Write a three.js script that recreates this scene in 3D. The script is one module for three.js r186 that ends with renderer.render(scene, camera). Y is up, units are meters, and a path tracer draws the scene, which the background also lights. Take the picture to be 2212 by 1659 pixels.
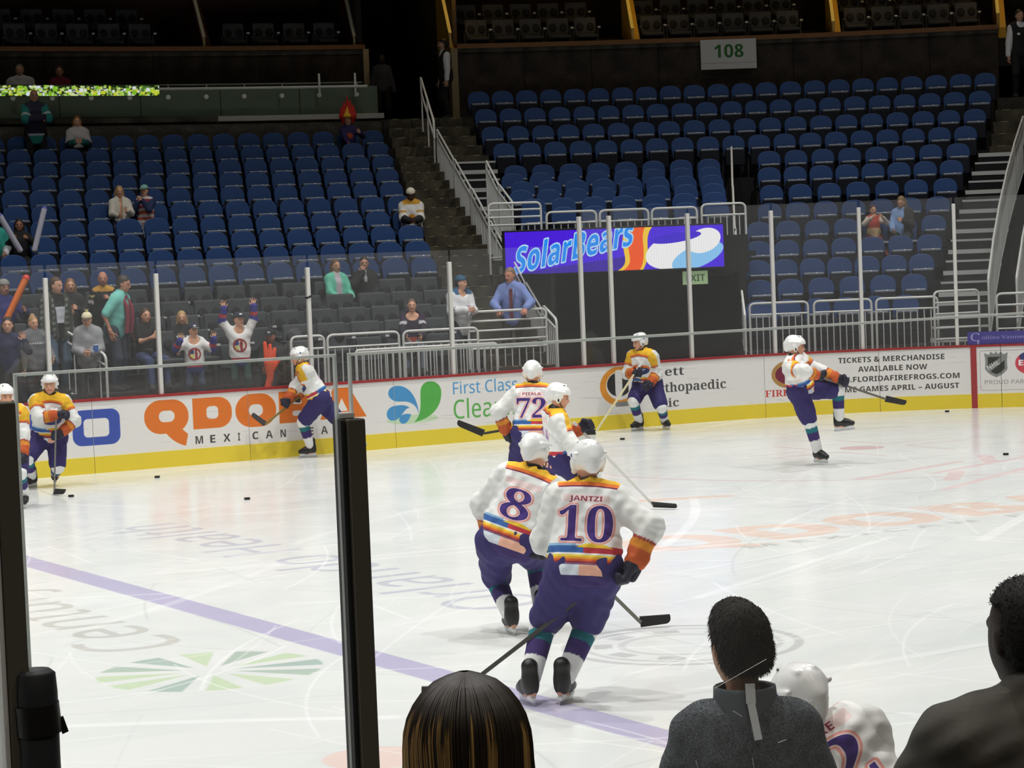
import * as THREE from 'three';
import { mergeGeometries } from 'three/addons/utils/BufferGeometryUtils.js';
import { RoundedBoxGeometry } from 'three/addons/geometries/RoundedBoxGeometry.js';
import { RectAreaLightUniformsLib } from 'three/addons/lights/RectAreaLightUniformsLib.js';

// ------------------------------------------------------------------ camera, light, exposure
const scene = new THREE.Scene();
scene.background = new THREE.Color(0x000000);
RectAreaLightUniformsLib.init();
const V = (x, y, z) => new THREE.Vector3(x, y, z);
const camera = new THREE.PerspectiveCamera(18.464, 4 / 3, 0.1, 200);
{
  const yaw = 0.52917, pitch = -0.05402, roll = -0.03936;
  const d = V(Math.sin(yaw) * Math.cos(pitch), Math.sin(pitch), -Math.cos(yaw) * Math.cos(pitch));
  const r = V(Math.cos(yaw), 0, Math.sin(yaw)), u = r.clone().cross(d);
  camera.position.set(-7.7973, 2.9197, 6.8089);
  camera.up.copy(r.clone().multiplyScalar(-Math.sin(roll)).addScaledVector(u, Math.cos(roll)));
  camera.lookAt(camera.position.clone().add(d));
}
const renderer = new THREE.WebGLRenderer({ antialias: true });
renderer.toneMapping = THREE.LinearToneMapping;
renderer.toneMappingExposure = 0.95;
renderer.shadowMap.enabled = true;
// the rows of narrow-beam lamps that hang over the ice
const LAMP_CD = 430, LAMP_COLOR = 0xfdfdfa, LAMP_H = 21;
const LAMP_SPOTS = [];
for (const x of [-32, -22, -12, -2, 8, 18]) for (const z of [-4.5, -13, -21.5]) LAMP_SPOTS.push([x, z]);
for (const [x, z] of LAMP_SPOTS) {
  const l = new THREE.SpotLight(LAMP_COLOR, LAMP_CD, 0, 0.95, 1, 2);
  l.position.set(x, LAMP_H - 0.35, z); l.target.position.set(x, 0, z);
  l.castShadow = true; l.shadow.radius = 8; l.shadow.mapSize.set(1024, 1024);
  scene.add(l, l.target);
}
// unseen house lights over both seat sides, near ones boosted to brighten the foreground
const HOUSE_CD = 60, HOUSE_COLOR = 0xfff6e6, HOUSE_SPOTS = [[-6, -31], [5, -33], [15, -31], [25, -27], [-16, 12], [-6, 14], [4, 12]];
for (const [x, z] of HOUSE_SPOTS) {
  const l = new THREE.SpotLight(HOUSE_COLOR, HOUSE_CD * (z > 0 ? 6 : 1), 0, 0.9, 0.9, 2);
  l.position.set(x, LAMP_H - 0.35, z); l.target.position.set(x, 0, z);
  l.castShadow = true; l.shadow.radius = 8; scene.add(l, l.target);
}

// ------------------------------------------------------------------ helpers
let seed = 12345;
const rnd = () => { seed = (seed * 1664525 + 1013904223) >>> 0; return seed / 4294967296; };
const rr = (a, b) => a + (b - a) * rnd();
const D2R = Math.PI / 180;
const taken = {};
function numbered(n) { const k = taken[n] = (taken[n] ?? -1) + 1; return k ? n + '_' + String(k).padStart(3, '0') : n; }
function tag(o, label, category, group, kind) {
  if (label) o.userData.label = label;
  if (category) o.userData.category = category;
  if (group) o.userData.group = group;
  if (kind) o.userData.kind = kind;
  return o;
}
function shadows(o) { o.castShadow = true; o.receiveShadow = true; return o; }
function thing(name, label, category, pos = [0, 0, 0], ry = 0, group) {
  const g = new THREE.Group(); g.name = numbered(name); g.position.set(...pos); g.rotation.y = ry;
  scene.add(g); return tag(g, label, category, group);
}
function part(name, geo, mat, parent) { const m = shadows(new THREE.Mesh(geo, mat)); m.name = name; parent.add(m); return m; }
function mesh(name, geo, mat, label, category, group, kind) {
  const m = shadows(new THREE.Mesh(geo, mat)); m.name = numbered(name); scene.add(m); return tag(m, label, category, group, kind);
}
function struct(name, geo, mat, label) { const m = shadows(new THREE.Mesh(geo, mat)); m.name = name; taken[name] = taken[name] ?? 0; scene.add(m); tag(m, label, null, null, 'structure'); return m; }
function structGroup(name, label) { const g = new THREE.Group(); g.name = name; scene.add(g); tag(g, label, null, null, 'structure'); return g; }
const ORD = ['', 'first', 'second', 'third', 'fourth', 'fifth', 'sixth', 'seventh', 'eighth', 'ninth', 'tenth', 'eleventh', 'twelfth', 'thirteenth', 'fourteenth', 'fifteenth', 'sixteenth', 'seventeenth', 'eighteenth', 'nineteenth', 'twentieth', 'twenty-first', 'twenty-second'];
function merge(list) {
  const out = list.map(g => { const q = g.index ? g.toNonIndexed() : g; for (const k of Object.keys(q.attributes)) if (!['position', 'normal', 'uv', 'color'].includes(k)) q.deleteAttribute(k); return q; });
  const hasC = out.some(g => g.attributes.color);
  for (const g of out) {
    if (!g.attributes.uv) g.setAttribute('uv', new THREE.BufferAttribute(new Float32Array(g.attributes.position.count * 2), 2));
    if (hasC && !g.attributes.color) g.setAttribute('color', new THREE.BufferAttribute(new Float32Array(g.attributes.position.count * 3).fill(1), 3));
  }
  return mergeGeometries(out);
}
const box = (w, h, d, x = 0, y = 0, z = 0) => new THREE.BoxGeometry(w, h, d).translate(x, y, z);
const rbox = (w, h, d, r, x = 0, y = 0, z = 0, s = 2) => new RoundedBoxGeometry(w, h, d, s, r).translate(x, y, z);
function rod(a, b, r, seg = 8) {           // cylinder between two points
  const dir = b.clone().sub(a), L = dir.length();
  const g = new THREE.CylinderGeometry(r, r, L, seg);
  g.applyQuaternion(new THREE.Quaternion().setFromUnitVectors(V(0, 1, 0), dir.normalize()));
  return g.translate((a.x + b.x) / 2, (a.y + b.y) / 2, (a.z + b.z) / 2);
}
function beam(a, b, w, h, up = V(0, 1, 0)) {  // box section between two points
  const z = b.clone().sub(a), L = z.length(); z.normalize();
  const x = up.clone().cross(z).normalize(), y = z.clone().cross(x);
  const g = new THREE.BoxGeometry(w, h, L), m = new THREE.Matrix4().makeBasis(x, y, z);
  g.applyMatrix4(m); return g.translate((a.x + b.x) / 2, (a.y + b.y) / 2, (a.z + b.z) / 2);
}
function pathTube(pts, r, seg = 24, rad = 8) { return new THREE.TubeGeometry(new THREE.CatmullRomCurve3(pts, false, 'catmullrom', 0.1), seg, r, rad, false); }
function cornerTube(pts, r, cr, rad = 8) {    // polyline with rounded corners
  const p = new THREE.CurvePath();
  let cur = pts[0].clone();
  for (let i = 1; i < pts.length; i++) {
    if (i === pts.length - 1) { p.add(new THREE.LineCurve3(cur, pts[i].clone())); break; }
    const a = pts[i].clone().sub(pts[i - 1]).normalize(), b = pts[i + 1].clone().sub(pts[i]).normalize();
    const s = pts[i].clone().addScaledVector(a, -cr), e = pts[i].clone().addScaledVector(b, cr);
    p.add(new THREE.LineCurve3(cur, s)); p.add(new THREE.QuadraticBezierCurve3(s, pts[i].clone(), e)); cur = e;
  }
  const list = [];
  for (const c of p.curves) list.push(new THREE.TubeGeometry(c, c.isLineCurve3 ? 1 : 5, r, rad, false));
  return merge(list);
}
// the bowl: every row of the stands is an arc about one centre
const BC = { x: 6.44, z: -5.17 };
const B = (R, deg, h = 0) => V(BC.x + R * Math.sin(deg * D2R), h, BC.z - R * Math.cos(deg * D2R));
const FACE = deg => -deg * D2R;            // rotation.y that makes local +z look back at the bowl's centre
function arcSolid(R0, R1, p0, p1, h0, h1, n = 12) {
  const pos = [], idx = [], uv = [];
  const quad = (a, b, c, d, u0, u1, v0, v1) => { const k = pos.length / 3; for (const q of [a, b, c, d]) pos.push(q.x, q.y, q.z); uv.push(u0, v0, u1, v0, u1, v1, u0, v1); idx.push(k, k + 1, k + 2, k, k + 2, k + 3); };
  for (let i = 0; i < n; i++) {
    const a = p0 + (p1 - p0) * i / n, b = p0 + (p1 - p0) * (i + 1) / n, ua = a * D2R * R0, ub = b * D2R * R0;
    quad(B(R0, a, h0), B(R0, b, h0), B(R0, b, h1), B(R0, a, h1), ua, ub, h0, h1);
    quad(B(R1, b, h0), B(R1, a, h0), B(R1, a, h1), B(R1, b, h1), ub, ua, h0, h1);
    quad(B(R0, a, h1), B(R0, b, h1), B(R1, b, h1), B(R1, a, h1), ua, ub, R0, R1);
    quad(B(R0, b, h0), B(R0, a, h0), B(R1, a, h0), B(R1, b, h0), ub, ua, R0, R1);
  }
  quad(B(R1, p0, h0), B(R0, p0, h0), B(R0, p0, h1), B(R1, p0, h1), R1, R0, h0, h1);
  quad(B(R0, p1, h0), B(R1, p1, h0), B(R1, p1, h1), B(R0, p1, h1), R0, R1, h0, h1);
  const g = new THREE.BufferGeometry();
  g.setAttribute('position', new THREE.Float32BufferAttribute(pos, 3)); g.setAttribute('uv', new THREE.Float32BufferAttribute(uv, 2));
  g.setIndex(idx); const q = g.toNonIndexed(); q.computeVertexNormals(); return q;
}
// ------------------------------------------------------------------ materials
const std = (color, rough = 0.8, metal = 0, extra = {}) => new THREE.MeshStandardMaterial({ color, roughness: rough, metalness: metal, side: THREE.DoubleSide, ...extra });
function canvas(w, h) { const c = document.createElement('canvas'); c.width = w; c.height = h; return c; }
function noiseTex(w, h, amp, base, cells, tint = [1, 1, 1]) {
  const d = new Uint8Array(w * h * 4), lay = cells.map(n => { const a = new Float32Array(n * n); for (let i = 0; i < a.length; i++) a[i] = rnd(); return [n, a]; });
  for (let y = 0; y < h; y++) for (let x = 0; x < w; x++) {
    let s = 0, tw = 0;
    lay.forEach(([n, a], k) => {
      const fx = x / w * n, fy = y / h * n, ix = Math.floor(fx), iy = Math.floor(fy), u = fx - ix, v = fy - iy, wt = 1 / (k + 1);
      const g = (i, j) => a[((j % n) + n) % n * n + ((i % n) + n) % n];
      s += wt * ((g(ix, iy) * (1 - u) + g(ix + 1, iy) * u) * (1 - v) + (g(ix, iy + 1) * (1 - u) + g(ix + 1, iy + 1) * u) * v); tw += wt;
    });
    const q = base + amp * (s / tw - 0.5) * 2, o = (y * w + x) * 4;
    for (let k = 0; k < 3; k++) d[o + k] = Math.max(0, Math.min(255, q * 255 * tint[k]));
    d[o + 3] = 255;
  }
  const t = new THREE.DataTexture(d, w, h, THREE.RGBAFormat);
  t.wrapS = t.wrapT = THREE.RepeatWrapping; t.magFilter = THREE.LinearFilter; t.minFilter = THREE.LinearMipmapLinearFilter; t.generateMipmaps = true; t.needsUpdate = true;
  return t;
}
const srgb = t => { t.colorSpace = THREE.SRGBColorSpace; return t; };
const concreteTex = srgb(noiseTex(256, 256, 0.35, 0.72, [5, 23, 90, 200]));
const clothTex = noiseTex(128, 128, 0.5, 0.5, [128, 64]);
const M = {
  concrete: std(0x6a655b, 0.9, 0, { map: concreteTex }),
  darkConcrete: std(0x4a463e, 0.9, 0, { map: concreteTex }),
  stairConcrete: std(0x6b6350, 0.9, 0, { map: concreteTex }),
  blackFloor: std(0x1b1b1d, 0.85),
  nosing: std(0x8d8468, 0.7),
  nosingGrey: std(0xcfcfcd, 0.6),
  wallBrown: std(0x473c32, 0.85, 0, { map: concreteTex }),
  wallDark: std(0x141210, 0.9),
  wood: std(0x7d5228, 0.5),
  woodDark: std(0x4c2410, 0.6),
  yellowPanel: std(0xc79b22, 0.55),
  rail: std(0xdededa, 0.4, 0.0),
  railBright: std(0xf6f5ee, 0.4),
  seatBlue: std(0x154079, 0.55, 0, { bumpMap: clothTex, bumpScale: 0.0008 }),
  seatPan: std(0x0b1020, 0.6),
  seatLip: std(0x868d99, 0.25),
  seatSteel: std(0x2a2c31, 0.5),
  lipGlint: std(0xf2f2f0, 0.15),
  seatBlack: std(0x3d4044, 0.75, 0, { bumpMap: clothTex, bumpScale: 0.001 }),
  seatBlackPad: std(0x131518, 0.8),
  seatGrey: std(0x4a4d52, 0.5),
  boardWhite: std(0xf2efec, 0.38),
  capRed: std(0xa32a2c, 0.4),
  kickYellow: std(0xf0d63a, 0.42),
  stanchion: std(0xd9d7d2, 0.45),
  pad: std(0x524e44, 0.75),
  padBlack: std(0x24262b, 0.6),
  tape: std(0x0d0d10, 0.45),
  black: std(0x0c0c0e, 0.5),
  steel: std(0xcfd3d8, 0.25, 0.9),
  white: std(0xf0f0ee, 0.4),
  glassFar: new THREE.MeshPhysicalMaterial({ color: 0xffffff, transmission: 0.972, roughness: 0.0, thickness: 0, ior: 1.3, side: THREE.DoubleSide }),
  glassNear: new THREE.MeshPhysicalMaterial({ color: 0xffffff, transmission: 0.98, roughness: 0.0, thickness: 0, ior: 1.3, side: THREE.DoubleSide }),
  glassGreen: new THREE.MeshPhysicalMaterial({ color: 0xb4c6b0, transmission: 0.7, roughness: 0.1, thickness: 0, ior: 1.3, side: THREE.DoubleSide }),
  glassEdge: new THREE.MeshPhysicalMaterial({ color: 0xeef2f0, transmission: 0.55, roughness: 0.8, thickness: 0, side: THREE.DoubleSide }),
  scratch: std(0xf4f4f2, 0.6),
};
// ------------------------------------------------------------------ ice
const ICE = { x0: -6, x1: 22.9, z0: -26, z1: 0 };
{
  const W = 2048, H = Math.round(W * (ICE.z1 - ICE.z0) / (ICE.x1 - ICE.x0)), k = W / (ICE.x1 - ICE.x0);
  const c = canvas(W, H), g = c.getContext('2d');
  g.fillStyle = '#e4e6e3'; g.fillRect(0, 0, W, H);
  const X = x => (x - ICE.x0) * k, Z = z => (z - ICE.z0) * k;
  // worn ice: broad cloudy patches, then long skate sweeps
  for (let i = 0; i < 260; i++) { g.fillStyle = rnd() < 0.5 ? 'rgba(255,255,253,0.10)' : 'rgba(205,211,210,0.10)'; g.beginPath(); g.ellipse(rnd() * W, rnd() * H, rr(30, 190), rr(6, 34), rr(-0.5, 0.2), 0, 7); g.fill(); }
  const line = (x, w, col) => { g.fillStyle = col; g.fillRect(X(x) - w * k / 2, 0, w * k, H); };
  line(0, 0.305, '#beb9d3');
  line(19.5, 0.05, '#e0b9bb');
  const ring = (x, z, r, w, col) => { g.strokeStyle = col; g.lineWidth = w * k; g.beginPath(); g.arc(X(x), Z(z), r * k, 0, 7); g.stroke(); };
  const dot = (x, z, r, col) => { g.fillStyle = col; g.beginPath(); g.arc(X(x), Z(z), r * k, 0, 7); g.fill(); };
  for (const z of [-19.65, -6.25]) {
    ring(13.4, z, 4.57, 0.05, '#dcbfc1'); dot(13.4, z, 0.32, '#d5b6b8');
    g.strokeStyle = '#dcbfc1'; g.lineWidth = 0.05 * k;
    for (const [sx, sz] of [[1, 1], [1, -1], [-1, 1], [-1, -1]]) { g.beginPath(); g.moveTo(X(13.4 + sx * 0.6), Z(z + sz * 1.3)); g.lineTo(X(13.4 + sx * 0.6), Z(z + sz * 0.25)); g.lineTo(X(13.4 + sx * 1.8), Z(z + sz * 0.25)); g.stroke(); }
  }
  dot(-1.6, -5.55, 0.32, '#ead4cd'); dot(-1.6, -19.65, 0.3, '#e3c6c0');
  // writing that runs across the rink (read towards the far boards)
  function across(text, xBase, z0, cap, len, col, font) {
    g.save(); g.translate(X(xBase), Z(z0)); g.rotate(-Math.PI / 2); g.font = font; const m = g.measureText(text).width;
    g.scale(len * k / m, cap * k / 0.72 / 100); g.fillStyle = col; g.fillText(text, 0, 0); g.restore();
  }
  across('CenturyLink', -0.76, -10.25, 0.8, 6.6, '#cbcbc6', '100px sans-serif');
  across('Orlando Health', 2.5, -10.05, 0.88, 8.7, '#c8cad3', '100px sans-serif');
  // green burst of wedges
  for (let i = 0; i < 12; i++) {
    const a0 = i / 12 * 2 * Math.PI + 0.12, a1 = a0 + 0.32, cx = X(-1.16), cz = Z(-9.05);
    g.fillStyle = i % 3 === 1 ? '#b7c6ba' : '#cddcbd'; if (i % 4 === 0) g.fillStyle = '#b2c3bb';
    g.beginPath(); g.moveTo(cx + Math.cos((a0 + a1) / 2) * 0.2 * k, cz + Math.sin((a0 + a1) / 2) * 0.2 * k);
    g.lineTo(cx + Math.cos(a0) * 0.82 * k, cz + Math.sin(a0) * 0.82 * k); g.arc(cx, cz, 0.82 * k, a0, a1); g.closePath(); g.fill();
  }
  // grey round emblem
  ring(2.0, -7.6, 0.86, 0.07, '#c9cac8'); ring(2.0, -7.6, 0.72, 0.05, '#cfd0ce'); ring(2.0, -7.6, 0.45, 0.06, '#d2d3d1');
  for (let i = 0; i < 9; i++) { const a = i * 0.7 + 0.2; g.fillStyle = '#c6c7c5'; g.save(); g.translate(X(2.0) + Math.cos(a) * 0.59 * k, Z(-7.6) + Math.sin(a) * 0.59 * k); g.rotate(a + 1.57); g.fillRect(-0.1 * k, -0.07 * k, 0.2 * k, 0.14 * k); g.restore(); }
  // restaurant name along the middle of the ice
  g.save(); g.translate(X(4.75), Z(-12.1)); g.font = 'bold 100px sans-serif'; { const m = g.measureText('QDOBA').width; g.scale(6.3 * k / m, 1.12 * k / 72); } g.fillStyle = g.strokeStyle = '#e9d3c5'; g.lineWidth = 4; g.lineJoin = 'round'; g.fillText('QDOBA', 0, 0); g.strokeText('QDOBA', 0, 0); g.restore();
  g.save(); g.translate(X(5.6), Z(-11.72)); g.font = 'bold 100px sans-serif'; { const m = g.measureText('M E X I C A N   E A T S').width; g.scale(4.9 * k / m, 0.2 * k / 72); } g.fillStyle = '#c8cac6'; g.fillText('M E X I C A N   E A T S', 0, 0); g.restore();
  // faded red and orange marks towards the goal
  g.lineCap = 'round';
  for (const [x0, z0, x1, z1, w, col] of [[10.6, -16.2, 12.8, -16.9, 0.16, '#e6d0cf'], [10.4, -14.4, 12.8, -15.6, 0.14, '#e8d5d4'], [11.6, -16.0, 14.4, -16.9, 0.13, '#e7d1d0'], [12.4, -15.4, 14.9, -16.3, 0.14, '#e7d2d1'], [11.2, -15.2, 11.9, -15.9, 0.2, '#e6d0cf'], [13.0, -16.5, 13.6, -17.3, 0.2, '#e6d0cf'], [7.2, -16.3, 8.3, -15.9, 0.26, '#e9d4c4'], [11.2, -23.2, 13.4, -22.2, 0.25, '#d9dde2'], [14.6, -22.8, 16.2, -22.1, 0.14, '#cfd2d2']]) {
    g.strokeStyle = col; g.lineWidth = w * k; g.beginPath(); g.moveTo(X(x0), Z(z0)); g.lineTo(X(x1), Z(z1)); g.stroke();
  }
  // broad white sweeps of shaved ice
  for (let i = 0; i < 70; i++) { g.strokeStyle = `rgba(255,255,255,${rr(0.15, 0.45)})`; g.lineWidth = rr(3, 11); const x = rnd() * W, y = rnd() * H, L = rr(80, 330), a = rr(-0.9, 0.5) + (rnd() < 0.3 ? 1.2 : 0), b = a + rr(-0.18, 0.18); g.beginPath(); g.moveTo(x, y); g.quadraticCurveTo(x + Math.cos(a) * L * 0.5, y + Math.sin(a) * L * 0.5, x + Math.cos(b) * L, y + Math.sin(b) * L); g.stroke(); }
  // skate cuts
  for (let i = 0; i < 1500; i++) {
    g.strokeStyle = rnd() < 0.7 ? 'rgba(255,255,255,0.5)' : 'rgba(178,186,188,0.28)'; g.lineWidth = rr(0.5, 1.8);
    const x = rnd() * W, y = rnd() * H, L = rr(30, 260), a = rnd() * 6.3, b = a + rr(-0.3, 0.3);
    g.beginPath(); g.moveTo(x, y); g.quadraticCurveTo(x + Math.cos(a) * L * 0.5, y + Math.sin(a) * L * 0.5, x + Math.cos(b) * L, y + Math.sin(b) * L); g.stroke();
  }
  const t = srgb(new THREE.CanvasTexture(c)); t.anisotropy = 16;
  const rough = noiseTex(256, 256, 0.08, 0.2, [4, 17, 60]);
  const bump = noiseTex(256, 256, 0.5, 0.5, [8, 40, 128]);
  rough.repeat.set(5, 5); bump.repeat.set(9, 8);
  const mat = new THREE.MeshPhysicalMaterial({ map: t, roughnessMap: rough, roughness: 1, bumpMap: bump, bumpScale: 0.0005, ior: 1.31, specularIntensity: 0.8 });
  const w = ICE.x1 - ICE.x0, d = ICE.z1 - ICE.z0;
  const f = structGroup('floor', 'white ice sheet with pale painted lines and logos');
  part('painted_ice', new THREE.BoxGeometry(w, 0.1, d).translate((ICE.x0 + ICE.x1) / 2, -0.05, (ICE.z0 + ICE.z1) / 2), [M.white, M.white, mat, M.white, M.white, M.white], f);
  part('plain_ice', box(32.1, 0.1, d, ICE.x0 - 16.05, -0.05, (ICE.z0 + ICE.z1) / 2), std(0xeceeea, 0.2), f);
  part('concourse_slab', box(130, 0.3, 120, 0, -0.27, -13), M.darkConcrete, f);
}
// ------------------------------------------------------------------ far boards
const ZF = -25.9, CR = 8.53, CX = 14.35;
function bpt(s, off = 0) {       // point on the ice side of the boards at arc length s, moved outwards by off
  if (s <= CX) return V(s, 0, ZF - off);
  const a = Math.min((s - CX) / CR, Math.PI / 2), R = CR + off, over = Math.max(0, s - CX - CR * Math.PI / 2);
  return V(CX + R * Math.sin(a), 0, ZF + CR - R * Math.cos(a) + over);
}
function boardStrip(s0, s1, h0, h1, o0, o1, tex, cell = 0.35) {   // solid strip; tex = [sStart, sLen, hStart, hLen]
  const n = Math.max(1, Math.round((s1 - s0) / cell)), pos = [], uv = [], idx = [];
  const quad = (a, b, c, d, u0, u1, v0, v1) => { const k = pos.length / 3; for (const q of [a, b, c, d]) pos.push(q.x, q.y, q.z); uv.push(u0, v0, u1, v0, u1, v1, u0, v1); idx.push(k, k + 1, k + 2, k, k + 2, k + 3); };
  const P = (s, o, h) => bpt(s, o).setY(h), T = tex || [0, 1, 0, 1];
  for (let i = 0; i < n; i++) {
    const a = s0 + (s1 - s0) * i / n, b = s0 + (s1 - s0) * (i + 1) / n, ua = (a - T[0]) / T[1], ub = (b - T[0]) / T[1], va = (h0 - T[2]) / T[3], vb = (h1 - T[2]) / T[3];
    quad(P(a, o0, h0), P(b, o0, h0), P(b, o0, h1), P(a, o0, h1), ua, ub, va, vb);
    quad(P(b, o1, h0), P(a, o1, h0), P(a, o1, h1), P(b, o1, h1), -1, -1, -1, -1);
    quad(P(a, o0, h1), P(b, o0, h1), P(b, o1, h1), P(a, o1, h1), -1, -1, -1, -1);
  }
  quad(P(s0, o1, h0), P(s0, o0, h0), P(s0, o0, h1), P(s0, o1, h1), -1, -1, -1, -1);
  quad(P(s1, o0, h0), P(s1, o1, h0), P(s1, o1, h1), P(s1, o0, h1), -1, -1, -1, -1);
  const g = new THREE.BufferGeometry(); g.setAttribute('position', new THREE.Float32BufferAttribute(pos, 3)); g.setAttribute('uv', new THREE.Float32BufferAttribute(uv, 2)); g.setIndex(idx);
  const q = g.toNonIndexed(); q.computeVertexNormals(); return q;
}
{
  const H0 = 0.24, H1 = 1.05, LEN = 11, PX = 2048 / LEN;
  function adCanvas(s0, draw) {
    const c = canvas(2048, 160), g = c.getContext('2d'); g.fillStyle = '#f1eeeb'; g.fillRect(0, 0, 2048, 160);
    const kx = PX, ky = 160 / (H1 - H0);
    const S = s => (s - s0) * kx, Y = h => 160 - (h - H0) * ky;
    const text = (str, s, h, len, cap, col, font = 'bold 100px sans-serif') => { g.save(); g.translate(S(s), Y(h)); g.font = font; const m = g.measureText(str).width; g.scale(len * kx / m, cap * ky / 72); g.fillStyle = col; g.fillText(str, 0, 0); g.restore(); };
    draw(g, S, Y, text, kx, ky);
    for (let i = 0; i < 150; i++) { g.strokeStyle = `rgba(120,118,120,${rr(0.05, 0.3)})`; g.lineWidth = rr(0.5, 1.6); const x = rnd() * 2048, y = rnd() * 160, l = rr(4, 60); g.beginPath(); g.moveTo(x, y); g.lineTo(x + l, y + rr(-4, 4)); g.stroke(); }
    const t = srgb(new THREE.CanvasTexture(c)); t.wrapS = t.wrapT = THREE.ClampToEdgeWrapping; t.anisotropy = 8; return t;
  }
  const rrect = (g, x, y, w, h, r) => { g.beginPath(); g.moveTo(x + r, y); g.arcTo(x + w, y, x + w, y + h, r); g.arcTo(x + w, y + h, x, y + h, r); g.arcTo(x, y + h, x, y, r); g.arcTo(x, y, x + w, y, r); g.closePath(); };
  const T1 = 3.15, T2 = 14.15;
  const tex1 = adCanvas(T1, (g, S, Y, text, kx, ky) => {
    // blue letters: an insurer's name ending in C O
    g.fillStyle = '#3d55b0'; rrect(g, S(3.24), Y(0.93), 0.62 * kx, 0.5 * ky, 20); g.fill(); g.fillStyle = '#f1eeeb'; rrect(g, S(3.42), Y(0.8), 0.5 * kx, 0.25 * ky, 8); g.fill();
    g.fillStyle = '#3d55b0'; rrect(g, S(3.93), Y(0.93), 0.73 * kx, 0.52 * ky, 26); g.fill(); g.fillStyle = '#f1eeeb'; rrect(g, S(4.1), Y(0.8), 0.39 * kx, 0.27 * ky, 12); g.fill();
    // orange restaurant lettering, Q with a long tail
    const O = '#ea7a28', Wt = '#f1eeeb';
    const blob = (s0, s1, h0, h1, r) => { g.fillStyle = O; rrect(g, S(s0), Y(h1), (s1 - s0) * kx, (h1 - h0) * ky, r); g.fill(); };
    const hole = (s0, s1, h0, h1, r) => { g.fillStyle = Wt; rrect(g, S(s0), Y(h1), (s1 - s0) * kx, (h1 - h0) * ky, r); g.fill(); };
    blob(5.04, 5.74, 0.5, 1.0, 48); hole(5.27, 5.52, 0.67, 0.84, 16);
    g.fillStyle = O; g.beginPath(); g.moveTo(S(5.36), Y(0.52)); g.lineTo(S(5.62), Y(0.56)); g.lineTo(S(5.72), Y(0.47)); g.lineTo(S(5.68), Y(0.3)); g.quadraticCurveTo(S(5.5), Y(0.34), S(5.36), Y(0.52)); g.fill();
    blob(5.81, 6.44, 0.53, 0.99, 40); g.fillStyle = O; g.fillRect(S(5.81), Y(0.99), 0.25 * kx, 0.46 * ky); hole(6.03, 6.22, 0.67, 0.86, 12);
    blob(6.5, 7.17, 0.5, 1.0, 48); hole(6.72, 6.95, 0.66, 0.84, 16);
    blob(7.22, 7.84, 0.52, 1.0, 28); g.fillStyle = O; g.fillRect(S(7.22), Y(1.0), 0.25 * kx, 0.48 * ky); hole(7.44, 7.6, 0.8, 0.88, 6); hole(7.44, 7.6, 0.62, 0.7, 6);
    g.fillStyle = O; g.beginPath(); g.moveTo(S(7.9), Y(0.53)); g.lineTo(S(8.14), Y(1.0)); g.lineTo(S(8.42), Y(1.0)); g.lineTo(S(8.7), Y(0.53)); g.closePath(); g.fill(); g.fillStyle = Wt; g.beginPath(); g.moveTo(S(8.18), Y(0.64)); g.lineTo(S(8.28), Y(0.84)); g.lineTo(S(8.38), Y(0.64)); g.closePath(); g.fill();
    ['M', 'E', 'X', 'I', 'C', 'A', 'N', '', 'E', 'A', 'T', 'S'].forEach((ch, i) => ch && text(ch, 5.82 + i * 0.232, 0.31, ch === 'I' ? 0.045 : ch === 'M' ? 0.15 : 0.115, 0.115, '#4a4642'));
    // leaf and drops emblem
    g.fillStyle = '#cfe7c2'; g.beginPath(); g.ellipse(S(9.5), Y(0.43), 0.46 * kx, 0.07 * ky, 0, 0, 7); g.fill();
    g.fillStyle = '#58b54f'; g.beginPath(); g.moveTo(S(9.52), Y(0.38)); g.bezierCurveTo(S(9.72), Y(0.5), S(9.62), Y(0.8), S(9.68), Y(0.92)); g.bezierCurveTo(S(9.74), Y(1.05), S(10.0), Y(1.03), S(10.03), Y(0.86)); g.bezierCurveTo(S(10.05), Y(0.62), S(9.88), Y(0.42), S(9.52), Y(0.38)); g.fill();
    g.fillStyle = '#4b9ad3'; g.beginPath(); g.moveTo(S(9.62), Y(0.5)); g.bezierCurveTo(S(9.58), Y(0.66), S(9.48), Y(0.72), S(9.3), Y(0.72)); g.bezierCurveTo(S(9.05), Y(0.72), S(9.02), Y(0.96), S(9.24), Y(0.97)); g.bezierCurveTo(S(9.46), Y(0.97), S(9.6), Y(0.78), S(9.62), Y(0.5)); g.fill();
    g.beginPath(); g.moveTo(S(9.46), Y(0.61)); g.bezierCurveTo(S(9.34), Y(0.62), S(9.32), Y(0.42), S(9.14), Y(0.43)); g.bezierCurveTo(S(9.0), Y(0.46), S(9.02), Y(0.66), S(9.22), Y(0.66)); g.bezierCurveTo(S(9.32), Y(0.67), S(9.4), Y(0.66), S(9.46), Y(0.61)); g.fill();
    g.beginPath(); g.moveTo(S(9.48), Y(0.51)); g.quadraticCurveTo(S(9.42), Y(0.36), S(9.32), Y(0.37)); g.quadraticCurveTo(S(9.22), Y(0.42), S(9.3), Y(0.5)); g.quadraticCurveTo(S(9.38), Y(0.54), S(9.48), Y(0.51)); g.fill();
    text('First Class', 10.22, 0.77, 1.22, 0.19, '#5aa2d8', '100px sans-serif'); text('Cleaning', 10.22, 0.38, 1.5, 0.3, '#62b455', '100px sans-serif');
    // clinic emblem: orange C round a dark disc with a pale bone
    g.save(); g.beginPath(); g.rect(S(13.0), Y(1.03), 0.56 * kx, 0.66 * ky); g.clip();
    g.fillStyle = '#eb9a35'; g.beginPath(); g.ellipse(S(13.42), Y(0.71), 0.42 * kx, 0.33 * ky, 0, 0, 7); g.fill();
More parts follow.
